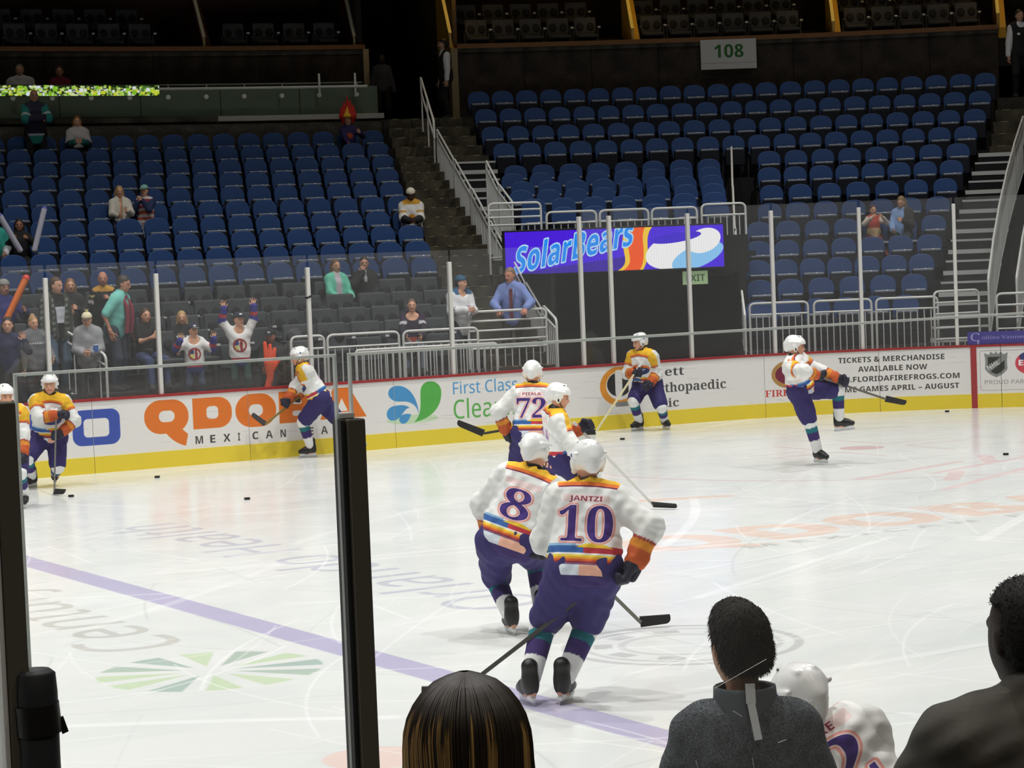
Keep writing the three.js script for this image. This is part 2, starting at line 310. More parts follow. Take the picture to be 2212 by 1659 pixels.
    g.fillStyle = '#8b8b8b'; g.fillRect(S(13.3), Y(0.45), 0.3 * kx, 0.1 * ky);
    g.fillStyle = '#f1eeeb'; g.beginPath(); g.ellipse(S(13.4), Y(0.72), 0.28 * kx, 0.24 * ky, 0, 0, 7); g.fill();
    g.fillStyle = '#2b2b2a'; g.beginPath(); g.ellipse(S(13.38), Y(0.74), 0.24 * kx, 0.2 * ky, 0, 0, 7); g.fill();
    g.fillStyle = '#e8e6e2'; rrect(g, S(13.3), Y(0.98), 0.14 * kx, 0.44 * ky, 9); g.fill(); g.restore();
    text('Jew', 13.78, 0.82, 0.5, 0.15, '#4b4a49', 'bold 100px serif');
  });
  const tex2 = adCanvas(T2, (g, S, Y, text, kx, ky) => {
    text('ett', 14.28, 0.82, 0.4, 0.14, '#4b4a49', 'bold 100px serif'); text('rthopaedic', 14.15, 0.55, 1.34, 0.15, '#4b4a49', 'bold 100px serif'); text('nic', 14.16, 0.3, 0.4, 0.14, '#4b4a49', 'bold 100px serif');
    g.fillStyle = '#b98d4e'; g.beginPath(); g.ellipse(S(16.68), Y(0.72), 0.34 * kx, 0.24 * ky, 0, 0, 7); g.fill(); g.fillStyle = '#7c2340'; g.beginPath(); g.ellipse(S(16.68), Y(0.72), 0.27 * kx, 0.17 * ky, 0, 0, 7); g.fill(); g.fillStyle = '#efe6da'; g.beginPath(); g.ellipse(S(16.7), Y(0.75), 0.14 * kx, 0.08 * ky, 0, 0, 7); g.fill();
    text('FIRE FROGS', 16.21, 0.35, 1.15, 0.115, '#cf3b34', 'bold 100px serif');
    const D = '#3f3d3c';
    text('TICKETS & MERCHANDISE', 17.55, 0.865, 1.86, 0.09, D); text('AVAILABLE NOW', 17.9, 0.7, 1.2, 0.09, D); text('WWW.FLORIDAFIREFROGS.COM', 17.32, 0.53, 2.34, 0.09, D); text('HOME GAMES APRIL – AUGUST', 17.42, 0.355, 2.22, 0.09, D);
    g.strokeStyle = '#b9b5b1'; g.lineWidth = 2; rrect(g, S(20.0), Y(0.98), 2.0 * kx, 0.68 * ky, 8); g.stroke();
    // league shield
    g.save(); g.translate(S(20.27), Y(0.75)); g.scale(kx, ky);
    g.fillStyle = '#8d8f8d'; g.beginPath(); g.moveTo(-0.2, -0.19); g.lineTo(-0.12, -0.16); g.lineTo(-0.09, -0.21); g.lineTo(-0.03, -0.17); g.lineTo(0, -0.22); g.lineTo(0.03, -0.17); g.lineTo(0.09, -0.21); g.lineTo(0.12, -0.16); g.lineTo(0.2, -0.19); g.quadraticCurveTo(0.17, -0.06, 0.19, 0.08); g.quadraticCurveTo(0.14, 0.18, 0, 0.23); g.quadraticCurveTo(-0.14, 0.18, -0.19, 0.08); g.quadraticCurveTo(-0.17, -0.06, -0.2, -0.19); g.fill();
    g.fillStyle = '#33352f'; g.beginPath(); g.moveTo(-0.14, -0.12); g.lineTo(0.08, -0.12); g.lineTo(-0.14, 0.06); g.fill(); g.beginPath(); g.moveTo(0.14, -0.06); g.lineTo(0.14, 0.08); g.quadraticCurveTo(0.08, 0.15, 0, 0.18); g.lineTo(-0.1, 0.13); g.fill();
    g.restore(); g.save(); g.translate(S(20.13), Y(0.64)); g.rotate(-0.5); g.font = 'bold 22px sans-serif'; g.fillStyle = '#d9dad6'; g.fillText('NHL', 0, 0); g.restore();
    g.fillStyle = '#d9485a'; g.beginPath(); g.ellipse(S(20.86), Y(0.75), 0.27 * kx, 0.2 * ky, 0, 0, 7); g.fill(); g.fillStyle = '#3b3f78'; g.beginPath(); g.ellipse(S(20.86), Y(0.86), 0.2 * kx, 0.09 * ky, 0, 0, 7); g.fill(); g.fillStyle = '#fff'; text('ECHL', 20.63, 0.71, 0.48, 0.1, '#fff');
    text('PROUD PARTNERS IN', 20.06, 0.4, 1.2, 0.07, '#9c9894', '100px sans-serif');
  });
  const adMat1 = std(0xffffff, 0.38, 0, { map: tex1 }), adMat2 = std(0xffffff, 0.38, 0, { map: tex2 });
  const boards = thing('dasher_boards', 'white rink boards with advertisements, yellow kick strip and red cap', 'rink boards');
  const seams = [-3.2, -0.72, 1.76, 4.24, 6.71, 9.19, 11.67, 14.15, 16.21, 18.27, 20.35, 22.4, 24.5, 26.6];
  for (let i = 0; i + 1 < seams.length; i++) {
    const a = seams[i] + 0.004, b = seams[i + 1] - 0.004, first = b <= 14.2;
    part('panel', boardStrip(a, b, 0, H1, 0, 0.07, [first ? T1 : T2, LEN, H0, H1 - H0]), first ? adMat1 : adMat2, boards);
    part('kick_strip', boardStrip(a, b, 0, H0, -0.012, 0.0, null), M.kickYellow, boards);
    part('cap_rail', boardStrip(a, b, H1, 1.085, -0.015, 0.15, null), M.capRed, boards);
  }
  part('goal_line_stripe', boardStrip(19.84, 19.94, 0, H1, -0.016, 0.0, null), std(0xa8383c, 0.4), boards);
  part('backing', boardStrip(-3.2, 26.6, 0, 1.0, 0.08, 0.16, null), M.blackFloor, boards);
}
// ------------------------------------------------------------------ far glass and its posts
{
  const glass = thing('rink_glass', 'clear tall rink glass with white posts above the far boards', 'rink glass');
  const posts = [[-1.3, 2.87], [1.18, 2.87], [3.65, 2.87], [5.35, 2.87], [7.82, 2.87], [10.3, 2.87], [12.75, 3.52], [13.33, 3.52], [14.88, 3.52], [16.45, 3.52], [18.01, 3.52], [19.63, 3.52], [21.2, 3.52]];
  for (let i = 0; i < posts.length; i++) {
    const [s, h] = posts[i], c = bpt(s, 0.06), q = bpt(s + 0.05, 0.06).sub(bpt(s - 0.05, 0.06));
    const g = rbox(0.06, h - 1.08, 0.075, 0.012).rotateY(Math.atan2(-q.z, q.x)).translate(c.x, (h + 1.08) / 2, c.z);
    part('post', g, M.stanchion, glass);
    if (i + 1 < posts.length) {
      const top = Math.max(h, posts[i + 1][1]) === 2.87 ? 3.05 : (h === 2.87 ? 3.05 : 3.62);
      const P = part('pane', boardStrip(s + 0.02, posts[i + 1][0] - 0.02, 1.085, top, 0.045, 0.057, null, 0.8), M.glassFar, glass);
      part('pane_edge', boardStrip(s + 0.02, posts[i + 1][0] - 0.02, top, top + 0.005, 0.045, 0.057, null, 0.8), M.glassFar, P);
    }
  }
  // dark tape round the post left of the seated couple
  part('tape', rbox(0.085, 0.03, 0.1, 0.01).rotateZ(0.4).translate(bpt(7.82).x, 2.42, ZF - 0.06), M.tape, glass);
}
// sponsor strip hung on the inside of the glass right of the goal line
{
  const c = canvas(512, 128), g = c.getContext('2d'); g.fillStyle = '#4a4390'; g.fillRect(0, 0, 512, 128); g.fillStyle = '#a39fd0';
  g.font = '110px serif'; g.fillText('C', 14, 92); g.fillRect(62, 84, 12, 40); g.font = '44px serif'; g.fillText('ollins Vannen', 90, 76);
  const t = srgb(new THREE.CanvasTexture(c));
  const geo = boardStrip(19.8, 21.15, 1.09, 1.31, 0.02, 0.035, [19.8, 1.35, 1.09, 0.22]);
  mesh('sponsor_banner', geo, std(0xffffff, 0.6, 0, { map: t }), 'small purple sponsor banner standing on the red board cap', 'banner');
}
// ------------------------------------------------------------------ stands: terraces
const LROW = i => ({ R: 25.95 + 0.85 * i, h: 2.08 + 0.301 * i });            // blue rows of the left block, tread height
const KROW = i => ({ R: 22.55 + 0.85 * i, h: 1.07 + 0.215 * i });            // black rows below them
const EDGE108 = [6.22, 5.79, 5.37, 4.98, 4.6, 4.24, 3.86, 3.49, 3.12, 2.75, 2.39, 2.03, 1.67];
const RROW = k => ({ R: 34.24 - 0.76 * k, h: EDGE108[k] - 0.62 });           // rows of the right block, 0 = top
const PROW = i => ({ R: 26.6 + 0.82 * i, h: 2.9 + 0.19 * i });               // rows above the portal
const LEND = [13.61, 13.87, 14.07, 14.29, 14.5, 14.6, 14.83, 15.05, 15.2, 15.33];
const R_L = [18.49, 18.47, 18.42, 18.56, 28.4, 28.2, 28.0, 27.7, 27.0, 26.72, 26.42, 26.11, 25.77], R_R = [37.94, 37.64, 37.35, 36.89, 36.5, 36.09, 35.76, 35.3, 34.98, 34.61, 34.08, 33.64, 33.03];
{
  const st = structGroup('floor_stands', 'stepped dark concrete terraces of the seating bowl');
  part('front_walkway', arcSolid(21.4, 22.2, -14, 14.6, -0.1, 0.8), M.darkConcrete, st);
  for (let i = 0; i < 4; i++) { const q = KROW(i); part('terrace', arcSolid(q.R - 0.42, q.R + 0.5, -14, 13.3, -0.1, q.h), M.blackFloor, st); }
  for (let i = 0; i < 10; i++) { const q = LROW(i); part('terrace', arcSolid(q.R - 0.42, q.R + 0.5, -12, LEND[i] + 0.12, -0.1, q.h), M.blackFloor, st); }
  for (let k = 12; k >= 0; k--) { const q = RROW(k); part('terrace', arcSolid(q.R - 0.38, q.R + 0.46, R_L[k] - 0.15, R_R[k] + 0.2, k < 4 ? q.h - 1.4 : -0.1, q.h, k < 4 ? 16 : 8), M.blackFloor, st); }
  for (let i = 0; i < 6; i++) { const q = PROW(i); part('terrace', arcSolid(q.R - 0.41, q.R + 0.45, 17.0 + i * 0.2, 26.0 + i * 0.25, q.h - 0.5, q.h, 10), M.blackFloor, st); }
  part('walkway', arcSolid(24.05, 24.75, 25.7, 41, -0.1, 0.75), M.darkConcrete, st);
  part('platform', arcSolid(34.1, 41, -12, 15.7, 5.2, 5.9, 12), M.concrete, st);
  part('landing', arcSolid(34.0, 42, 15.4, 18.7, 5.2, 5.92, 6), M.darkConcrete, st);
  part('landing', arcSolid(33.8, 42, 37.9, 44, 5.0, 5.9, 6), M.darkConcrete, st);
}
// ------------------------------------------------------------------ stairs
function stairs(name, label, p0, p1, R0, h0, R1, h1, n, mat, nosing, dashed) {
  const g = structGroup(name, label);
  for (let i = 0; i < n; i++) {
    const f = i / (n - 1), R = R0 + (R1 - R0) * f, h = h0 + (h1 - h0) * f, dR = (R1 - R0) / (n - 1), a = p0(R), b = p1(R);
    part('step', arcSolid(R, R + dR + 0.12, a, b, h - 0.5, h, 3), mat, g);
    if (!nosing) continue;
    if (dashed) { const m = 4; for (let j = 0; j < m; j++) { const u = a + (b - a) * (j + 0.3) / m, w = (b - a) * 0.32 / m; part('nosing_mark', arcSolid(R - 0.006, R + 0.05, u, u + w, h - 0.012, h + 0.004, 1), nosing, g); } }
    else part('nosing', arcSolid(R - 0.008, R + 0.05, a, b, h - (i % 2 ? 0.075 : 0.035), h + 0.005, 2), nosing, g);
  }
}
const leftEdge = R => R < 25.9 ? 13.45 : 13.61 + (R - 25.95) * (15.33 - 13.61) / 7.65 + 0.1;
stairs('stairs_1', 'worn concrete aisle stairs beside the left seating block', leftEdge, R => 16.35, 22.2, 0.9, 31.2, 4.85, 22, M.stairConcrete, M.nosing, true);
stairs('stairs_2', 'upper flight of the concrete aisle stairs under the tunnel', leftEdge, R => 18.35, 31.5, 5.0, 34.0, 5.92, 5, M.stairConcrete, M.nosing, true);
stairs('stairs_3', 'dark stairs with light nosings beside the right seating block', R => 33.1 + (R - 25.1) * (37.9 - 33.1) / 9.1 + 0.3, R => 35.6 + (R - 24.6) * 0.39, 24.6, 0.95, 31.5, 4.65, 20, M.blackFloor, M.nosingGrey, false);
stairs('stairs_4', 'upper concrete stairs below the right usher', R => 37.3 + (R - 32) * 0.3, R => 41, 31.8, 4.8, 33.9, 5.9, 5, M.stairConcrete, M.nosing, true);
stairs('stairs_5', 'dark stairs with light nosings beyond the right railing', R => 37.2 + (R - 24.6) * 0.39, R => 43, 24.6, 0.95, 31.5, 4.65, 20, M.blackFloor, M.nosingGrey, false);
stairs('stairs_6', 'short dark steps between the guard rail and the portal seats', R => 16.7, R => 17.2 + (R - 26) * 0.24, 27.2, 3.3, 31, 4.85, 9, M.blackFloor, M.nosingGrey, false);
// ------------------------------------------------------------------ seats
const seatGeo = (() => {
  const w = 0.455, s = new THREE.Shape(), x = w / 2;                      // rounded backrest
  s.moveTo(-x * 0.9, 0); s.lineTo(x * 0.9, 0); s.lineTo(x, 0.26); s.bezierCurveTo(x, 0.39, x * 0.72, 0.45, 0, 0.452); s.bezierCurveTo(-x * 0.72, 0.45, -x, 0.39, -x, 0.26); s.closePath();
  const back = new THREE.ExtrudeGeometry(s, { depth: 0.03, bevelEnabled: true, bevelThickness: 0.012, bevelSize: 0.012, bevelSegments: 2, curveSegments: 6 });
  back.translate(0, 0.42, -0.03); back.rotateX(-0.16); back.translate(0, 0.02, 0.02);
  const pan = rbox(0.43, 0.36, 0.07, 0.03, 0, 0.43, 0.1).toNonIndexed();
  const lip = rbox(0.37, 0.05, 0.085, 0.018, 0, 0.6, 0.1);
  const leg = merge([box(0.035, 0.5, 0.05, -0.255, 0.25, 0.0), box(0.05, 0.04, 0.3, -0.255, 0.51, 0.08), box(0.4, 0.04, 0.04, 0, 0.34, 0.02)]);
  const lipGlint = new THREE.SphereGeometry(0.017, 8, 6).translate(0.045, 0.612, 0.14);  // pale bead standing in for the lamp glint on the lip
  return { back, pan, lip, leg, lipGlint };
})();
function makeSeat(name) {
  const t = new THREE.Group(); t.name = name;
  part('backrest', seatGeo.back, M.seatBlue, t); const p = part('seat_pan', seatGeo.pan, M.seatPan, t);
  part('front_lip', seatGeo.lip, M.seatLip, p); part('lip_glint', seatGeo.lipGlint, M.lipGlint, p); part('support', seatGeo.leg, M.seatSteel, t); return t;
}
const seatProto = makeSeat('blue_seat');
function placeSeat(R, deg, h, label, group, proto = taken1(R, deg) ? seatOpen : seatProto, name = 'blue_seat', cat = 'seat') {
  const o = proto.clone(); o.name = numbered(name); o.position.copy(B(R, deg, h)); o.rotation.y = FACE(deg); scene.add(o); return tag(o, label, cat, group);
}
// seats that somebody sits on are folded down
const OCC = [[27.65, -1.8], [27.65, -2.7], [29.35, 3.25], [29.35, 4.15], [28.5, 13.95], [25.1, 8.8], [25.1, 9.95], [22.55, 10.0], [22.55, -1.4], [22.55, 0.1], [24.25, -5.35], [33.6, 4.2], [33.6, 13.9], [28.16, 32.05], [28.16, 33.15]];
const taken1 = (R, a) => OCC.some(([r, p]) => Math.abs(r - R) < 0.2 && Math.abs(p - a) * D2R * R < 0.27);
const seatOpen = new THREE.Group(); part('backrest', seatGeo.back, M.seatBlue, seatOpen); part('support', seatGeo.leg, M.seatSteel, seatOpen);
{ const p = part('seat_pan', rbox(0.43, 0.07, 0.4, 0.03, 0, 0.4, 0.24), M.seatPan, seatOpen); part('front_lip', rbox(0.37, 0.05, 0.05, 0.018, 0, 0.4, 0.44), M.seatLip, p); }
for (let i = 0; i < 10; i++) {
  const q = LROW(i), st = 0.53 / q.R / D2R, lim = [-6.2, -5.2, -4.4, -3.6, -2.6, -1.8, -1, -0.2, 0.6, 1.3][i];
  let n = 0;
  for (let a = LEND[i] - st / 2; a > lim; a -= st) { n++; placeSeat(q.R, a, q.h, `blue folding seat, ${ORD[n]} from the aisle stairs in the left block, ${i === 9 ? 'top row' : i === 0 ? 'lowest row' : ORD[i + 1] + ' row up'}`, 'blue seats of the left block'); }
}
for (let k = 4; k < 13; k++) {
  const q = RROW(k), a0 = R_L[k], a1 = R_R[k], n = Math.round((a1 - a0) * D2R * q.R / 0.545), st = (a1 - a0) / n;
  for (let j = 0; j < n; j++) placeSeat(q.R, a1 - st * (j + 0.5), q.h, `blue folding seat, ${ORD[j + 1]} from the right stairs, ${k === 12 ? 'lowest row' : ORD[13 - k] + ' row up'} right of the screen`, 'blue seats right of the screen');
}
for (let i = 0; i < 6; i++) {
  const q = PROW(i), a0 = 17.3 + i * 0.2 + (i % 2) * 0.25, a1 = 26.0 + i * 0.2, n = Math.round((a1 - a0) * D2R * q.R / 0.54), st = (a1 - a0) / n;
  for (let j = 0; j < n; j++) placeSeat(q.R, a0 + st * (j + 0.5), q.h, `blue folding seat above the screen, ${ORD[j + 1]} from the left in ${i ? ORD[i + 1] + ' row up' : 'the front row'}`, 'blue seats above the screen');
}
{ // the four far rows under the 108 sign: past the countable limit
  const list = { back: [], pan: [], lip: [], leg: [], lipGlint: [] };
  for (let k = 0; k < 4; k++) {
    const q = RROW(k), a0 = R_L[k] + 0.1, a1 = R_R[k], n = Math.round((a1 - a0) * D2R * q.R / 0.535), st = (a1 - a0) / n;
    for (let j = 0; j < n; j++) {
      const a = a1 - st * (j + 0.5), m = new THREE.Matrix4().makeRotationY(FACE(a)).setPosition(B(q.R, a, q.h));
      for (const key in list) list[key].push((seatGeo[key].index ? seatGeo[key].toNonIndexed() : seatGeo[key].clone()).applyMatrix4(m));
    }
  }
  const g = thing('blue_seats', 'four top rows of blue folding seats under the 108 sign', 'seats'); g.userData.kind = 'stuff';
  const mats = { back: M.seatBlue, pan: M.seatPan, lip: M.seatLip, leg: M.seatSteel, lipGlint: M.lipGlint }, nm = { back: 'backrests', pan: 'seat_pans', lip: 'front_lips', leg: 'supports', lipGlint: 'lip_glints' };
  for (const key in list) tag(part(nm[key], merge(list[key]), mats[key], g), null, null, null, 'stuff');
}
// black padded seats near the ice
function makeBlackSeat(open, dark) {
  const t = new THREE.Group();
  const b = part('backrest', rbox(0.5, 0.56, 0.09, 0.04).rotateX(-0.18).translate(0, 0.62, -0.02), M.seatBlack, t);
  for (const s of [-1, 1]) part('back_pad', new THREE.SphereGeometry(0.085, 10, 7).scale(1, 1.1, 0.28).rotateX(-0.18).translate(0.12 * s, 0.68, 0.03), M.seatBlackPad, b);
  if (open) part('seat_pan', rbox(0.46, 0.09, 0.44, 0.035).translate(0, 0.43, 0.24), M.seatBlack, t);
  else part('seat_pan', rbox(0.45, 0.4, 0.09, 0.035).rotateX(-0.1).translate(0, 0.44, 0.13), M.seatBlack, t);
  for (const s of [-1, 1]) part('armrest', merge([rbox(0.05, 0.04, 0.3, 0.012, 0.275 * s, 0.62, 0.12), box(0.035, 0.6, 0.06, 0.275 * s, 0.3, 0.04)]), M.seatGrey, t);
  part('number_plate', rbox(0.07, 0.035, 0.012, 0.004, 0.275, 0.645, 0.27), M.nosingGrey, t);
  return t;
}
const STAND = [[22.95, -4.85], [23.5, -3.55], [23.6, -2.1], [22.75, -2.6], [22.3, -6.55], [22.2, -7.7], [22.25, -4.3], [22.95, 12.4], [22.1, 3.35]];   // where people stand the seats are pushed out of the way
const blackProto = [makeBlackSeat(false), makeBlackSeat(true)];
for (let i = 0; i < 4; i++) {
  const q = KROW(i), st = 0.58 / q.R / D2R, lim = [-8.4, -7.8, -7.2, -6.6][i]; let n = 0;
  for (let a = 13.1 - st / 2; a > lim; a -= st) { n++; if (STAND.some(([r, p]) => Math.abs(r - q.R) < 0.5 && Math.abs(p - a) * D2R * q.R < 0.34)) continue; placeSeat(q.R, a, q.h, `black padded seat, ${ORD[n] || n + 'th'} from the stairs, ${['front', 'second', 'third', 'fourth'][i]} row behind the boards`, 'black seats behind the boards', blackProto[taken1(q.R, a) || (n * 7 + i * 3) % 5 === 0 ? 1 : 0], 'black_seat'); }
}
// ------------------------------------------------------------------ railings
function railing(a, b, hTop, drop, label, opt = {}) {       // a, b: Vector3 at the floor ends; hTop above each end
  const o = { n: 8, r: 0.022, mid: 0.2, bottom: 0.1, bars: 1, cr: 0.1, mat: M.rail, ...opt };
  const g = thing(opt.name || 'railing', label, 'railing', [0, 0, 0], 0, opt.group);
  const A = a.clone(), Bq = b.clone(), At = A.clone().setY(A.y + hTop), Bt = Bq.clone().setY(Bq.y + hTop);
  part('frame', cornerTube([A, At, Bt, Bq], o.r, o.cr), o.mat, g);
  const at = (f, y) => A.clone().lerp(Bq, f).setY(A.y + (Bq.y - A.y) * f + y);
  const rails = o.rails || [hTop - o.mid];
  for (const y of rails) part('cross_rail', rod(at(0, y), at(1, y), o.r * 0.85), o.mat, g);
  if (o.bottom !== null) part('bottom_rail', rod(at(0, o.bottom), at(1, o.bottom), o.r * 0.8), o.mat, g);
  const yTop = Math.min(...rails);
  for (let i = 1; i <= o.n; i++) part('baluster', rod(at(i / (o.n + 1), o.bottom ?? 0), at(i / (o.n + 1), yTop), 0.011, 6), o.mat, g);
  return g;
}
{ // front railings behind the far boards, left of the portal
  const h0 = 0.8, G = 'front railings left of the portal';
  const span = [[-13.4, -9.6], [-9.3, -6.6], [4.15, 5.6], [5.75, 8.9], [9.1, 12.4]];
  const nm = ['out at the left edge', 'by the hooded woman', 'behind the bent skater', 'third from the portal', 'second from the portal'];
  span.slice(2).forEach(([p, q], i) => railing(B(22.0, p, h0), B(22.0, q, h0), 0.98, 0, `light grey tube railing ${nm[i + 2]} behind far boards`, { n: i ? 9 : 4, group: G, bottom: 0.02 }));
  // low second run nearer the boards
  railing(B(21.6, 6.6, 0.75), B(21.6, 12.9, 0.75), 0.78, 0, 'long lower grey railing standing close behind the far boards', { n: 22, mid: 0.03, bottom: 0.0, cr: 0.06 });
  // taller gate that the man in the blue shirt leans on
  railing(B(22.7, 12.55, 0.9), B(22.9, 16.1, 0.9), 1.12, 0, 'tall tube railing with four bars under man in blue shirt', { rails: [0.96, 0.8, 0.64, 0.5], n: 10, bottom: 0.05 });
  // sloping hand railing of the small steps at left
  railing(B(23.2, -4.6, 1.2), B(21.9, -4.0, 0.72), 0.95, 0, 'sloping stair railing in front of boy in grey hoodie', { n: 7, mid: 0.16, bottom: 0.02 });
}
{ // guard rail of the aisle, seen almost end on
  const seg = [[31.5, 5.54], [30.0, 4.87], [28.6, 4.25], [27.2, 3.6], [25.9, 3.02], [24.7, 2.45], [23.6, 2.0]];
  for (let i = 0; i + 1 < seg.length; i++) {
    const [Ra, ha] = seg[i], [Rb, hb] = seg[i + 1];
    railing(B(Ra - 0.03, 16.42, ha - 1.08), B(Rb + 0.05, 16.42, hb - 1.08), 1.08, 0, `sloping guard railing beside aisle stairs, ${ORD[i + 1]} section from the top`, { n: 16, mid: 0.15, bottom: 0.04, cr: 0.04, mat: M.rail, group: 'guard railings of the aisle stairs', name: 'guard_railing' });
  }
  const s2 = [[28.4, 4.75], [27.2, 4.25], [26.0, 3.9]];
  for (let i = 0; i + 1 < s2.length; i++) railing(B(s2[i][0], 16.95 - i * 0.1, s2[i][1] - 1.02), B(s2[i + 1][0] + 0.05, 16.85 - i * 0.1, s2[i + 1][1] - 1.02), 1.02, 0, `short sloping railing behind the aisle guard, ${i ? 'lower' : 'upper'} section`, { n: 9, mid: 0.15, cr: 0.04, name: 'guard_railing' });
  railing(B(23.3, 16.25, 0.95), B(22.4, 16.2, 0.72), 1.12, 0, 'end railing turning down beside the man in blue', { n: 6, mid: 0.16 });
  // handrail in the middle of the upper stairs
  const h = thing('handrail', 'white double handrail on posts in the upper aisle stairs', 'handrail');
  const a = B(33.4, 16.62, 6.75), b = B(31.2, 16.2, 5.7);
  part('top_rail', cornerTube([a.clone().setY(6.45), a, b, b.clone().setY(5.35)], 0.024, 0.06), M.railBright, h);
  part('lower_rail', rod(a.clone().setY(6.42), b.clone().setY(5.36), 0.02), M.railBright, h);
  for (const [f, bot] of [[0.02, 5.6], [0.5, 5.2], [0.98, 4.75]]) { const q = a.clone().lerp(b, f); part('post', rod(q.clone().setY(bot), q.clone().setY(q.y - 0.05), 0.02), M.rail, h); }
}
{ // railings over the portal
  const G = 'railings above the screen';
  railing(B(25.75, 15.6, 2.6), B(25.75, 17.75, 2.6), 1.27, 0, 'tall four-bar railing left above the screen', { rails: [1.15, 1.02, 0.88], n: 7, bottom: 0.3, group: G });
  const sp = [[17.95, 20.0], [20.15, 22.15], [22.3, 24.15], [24.35, 26.15]];
  sp.forEach(([p, q], i) => railing(B(25.7, p, i === 3 ? 2.72 : 2.9), B(25.7, q, i === 3 ? 2.72 : 2.9), i === 3 ? 1.0 : 0.78, 0, `grey tube railing above the screen, ${ORD[i + 1]} from its left end`, { n: 6, bottom: 0.05, group: G }));
  // thin railing seen end on right of the portal
  const seg = [[31.5, 27.55, 5.0], [29.7, 27.05, 4.15], [28, 26.55, 3.3], [26.3, 26.05, 2.45], [24.7, 25.6, 1.72]];
  for (let i = 0; i + 1 < seg.length; i++) railing(B(seg[i][0], seg[i][1], seg[i][2] - 1.0), B(seg[i + 1][0] + 0.06, seg[i + 1][1], seg[i + 1][2] - 1.0), 1.0, 0, `railing seen end on right of the portal, ${ORD[i + 1]} from the top`, { n: 10, mid: 0.15, cr: 0.04, mat: M.railBright, group: 'end-on railings right of the portal', name: 'guard_railing' });
}
{ // front railings of the right block
  const G = 'front railings right of the portal';
  [[25.65, 28.1], [28.35, 30.75], [30.95, 33.5]].forEach(([p, q], i) => railing(B(24.4, p, 0.85), B(24.4, q, 0.85), 1.06, 0, `light grey tube railing behind right boards, ${ORD[i + 1]} from the portal`, { n: 8, bottom: 0.12, group: G }));
  railing(B(24.2, 33.3, 0.8), B(24.6, 35.25, 0.8), 1.2, 0, 'taller barred gate at the foot of the right stairs', { rails: [1.0, 0.8, 0.55, 0.35], n: 5, bottom: 0.1 });
  railing(B(24.3, 35.9, 0.8), B(24.3, 38.4, 0.8), 1.12, 0, 'three-bar railing at the right frame edge above the banner', { rails: [0.92, 0.7, 0.5], n: 6, bottom: 0.1 });
  for (const [dp, nm, m] of [[0, 'nearer', 5], [1.15, 'farther', 5]]) for (let i = 0; i < m; i++) {
    const f0 = i / m, f1 = (i + 1) / m, P = f => [24.6 + 7.4 * f, 35.67 + dp + 2.85 * f, 2.2 + 3.2 * f];
    const [Ra, pa, ha] = P(f1), [Rb, pb, hb] = P(f0);
    railing(B(Ra - 0.03, pa, ha - 1.1), B(Rb + 0.03, pb, hb - 1.1), 1.1, 0, `${nm} sloping guard railing beside right stairs, ${ORD[i + 1]} section up`, { n: 16, mid: 0.15, bottom: 0.04, cr: 0.04, group: 'guard railings of the right stairs', name: 'guard_railing' });
  }
}
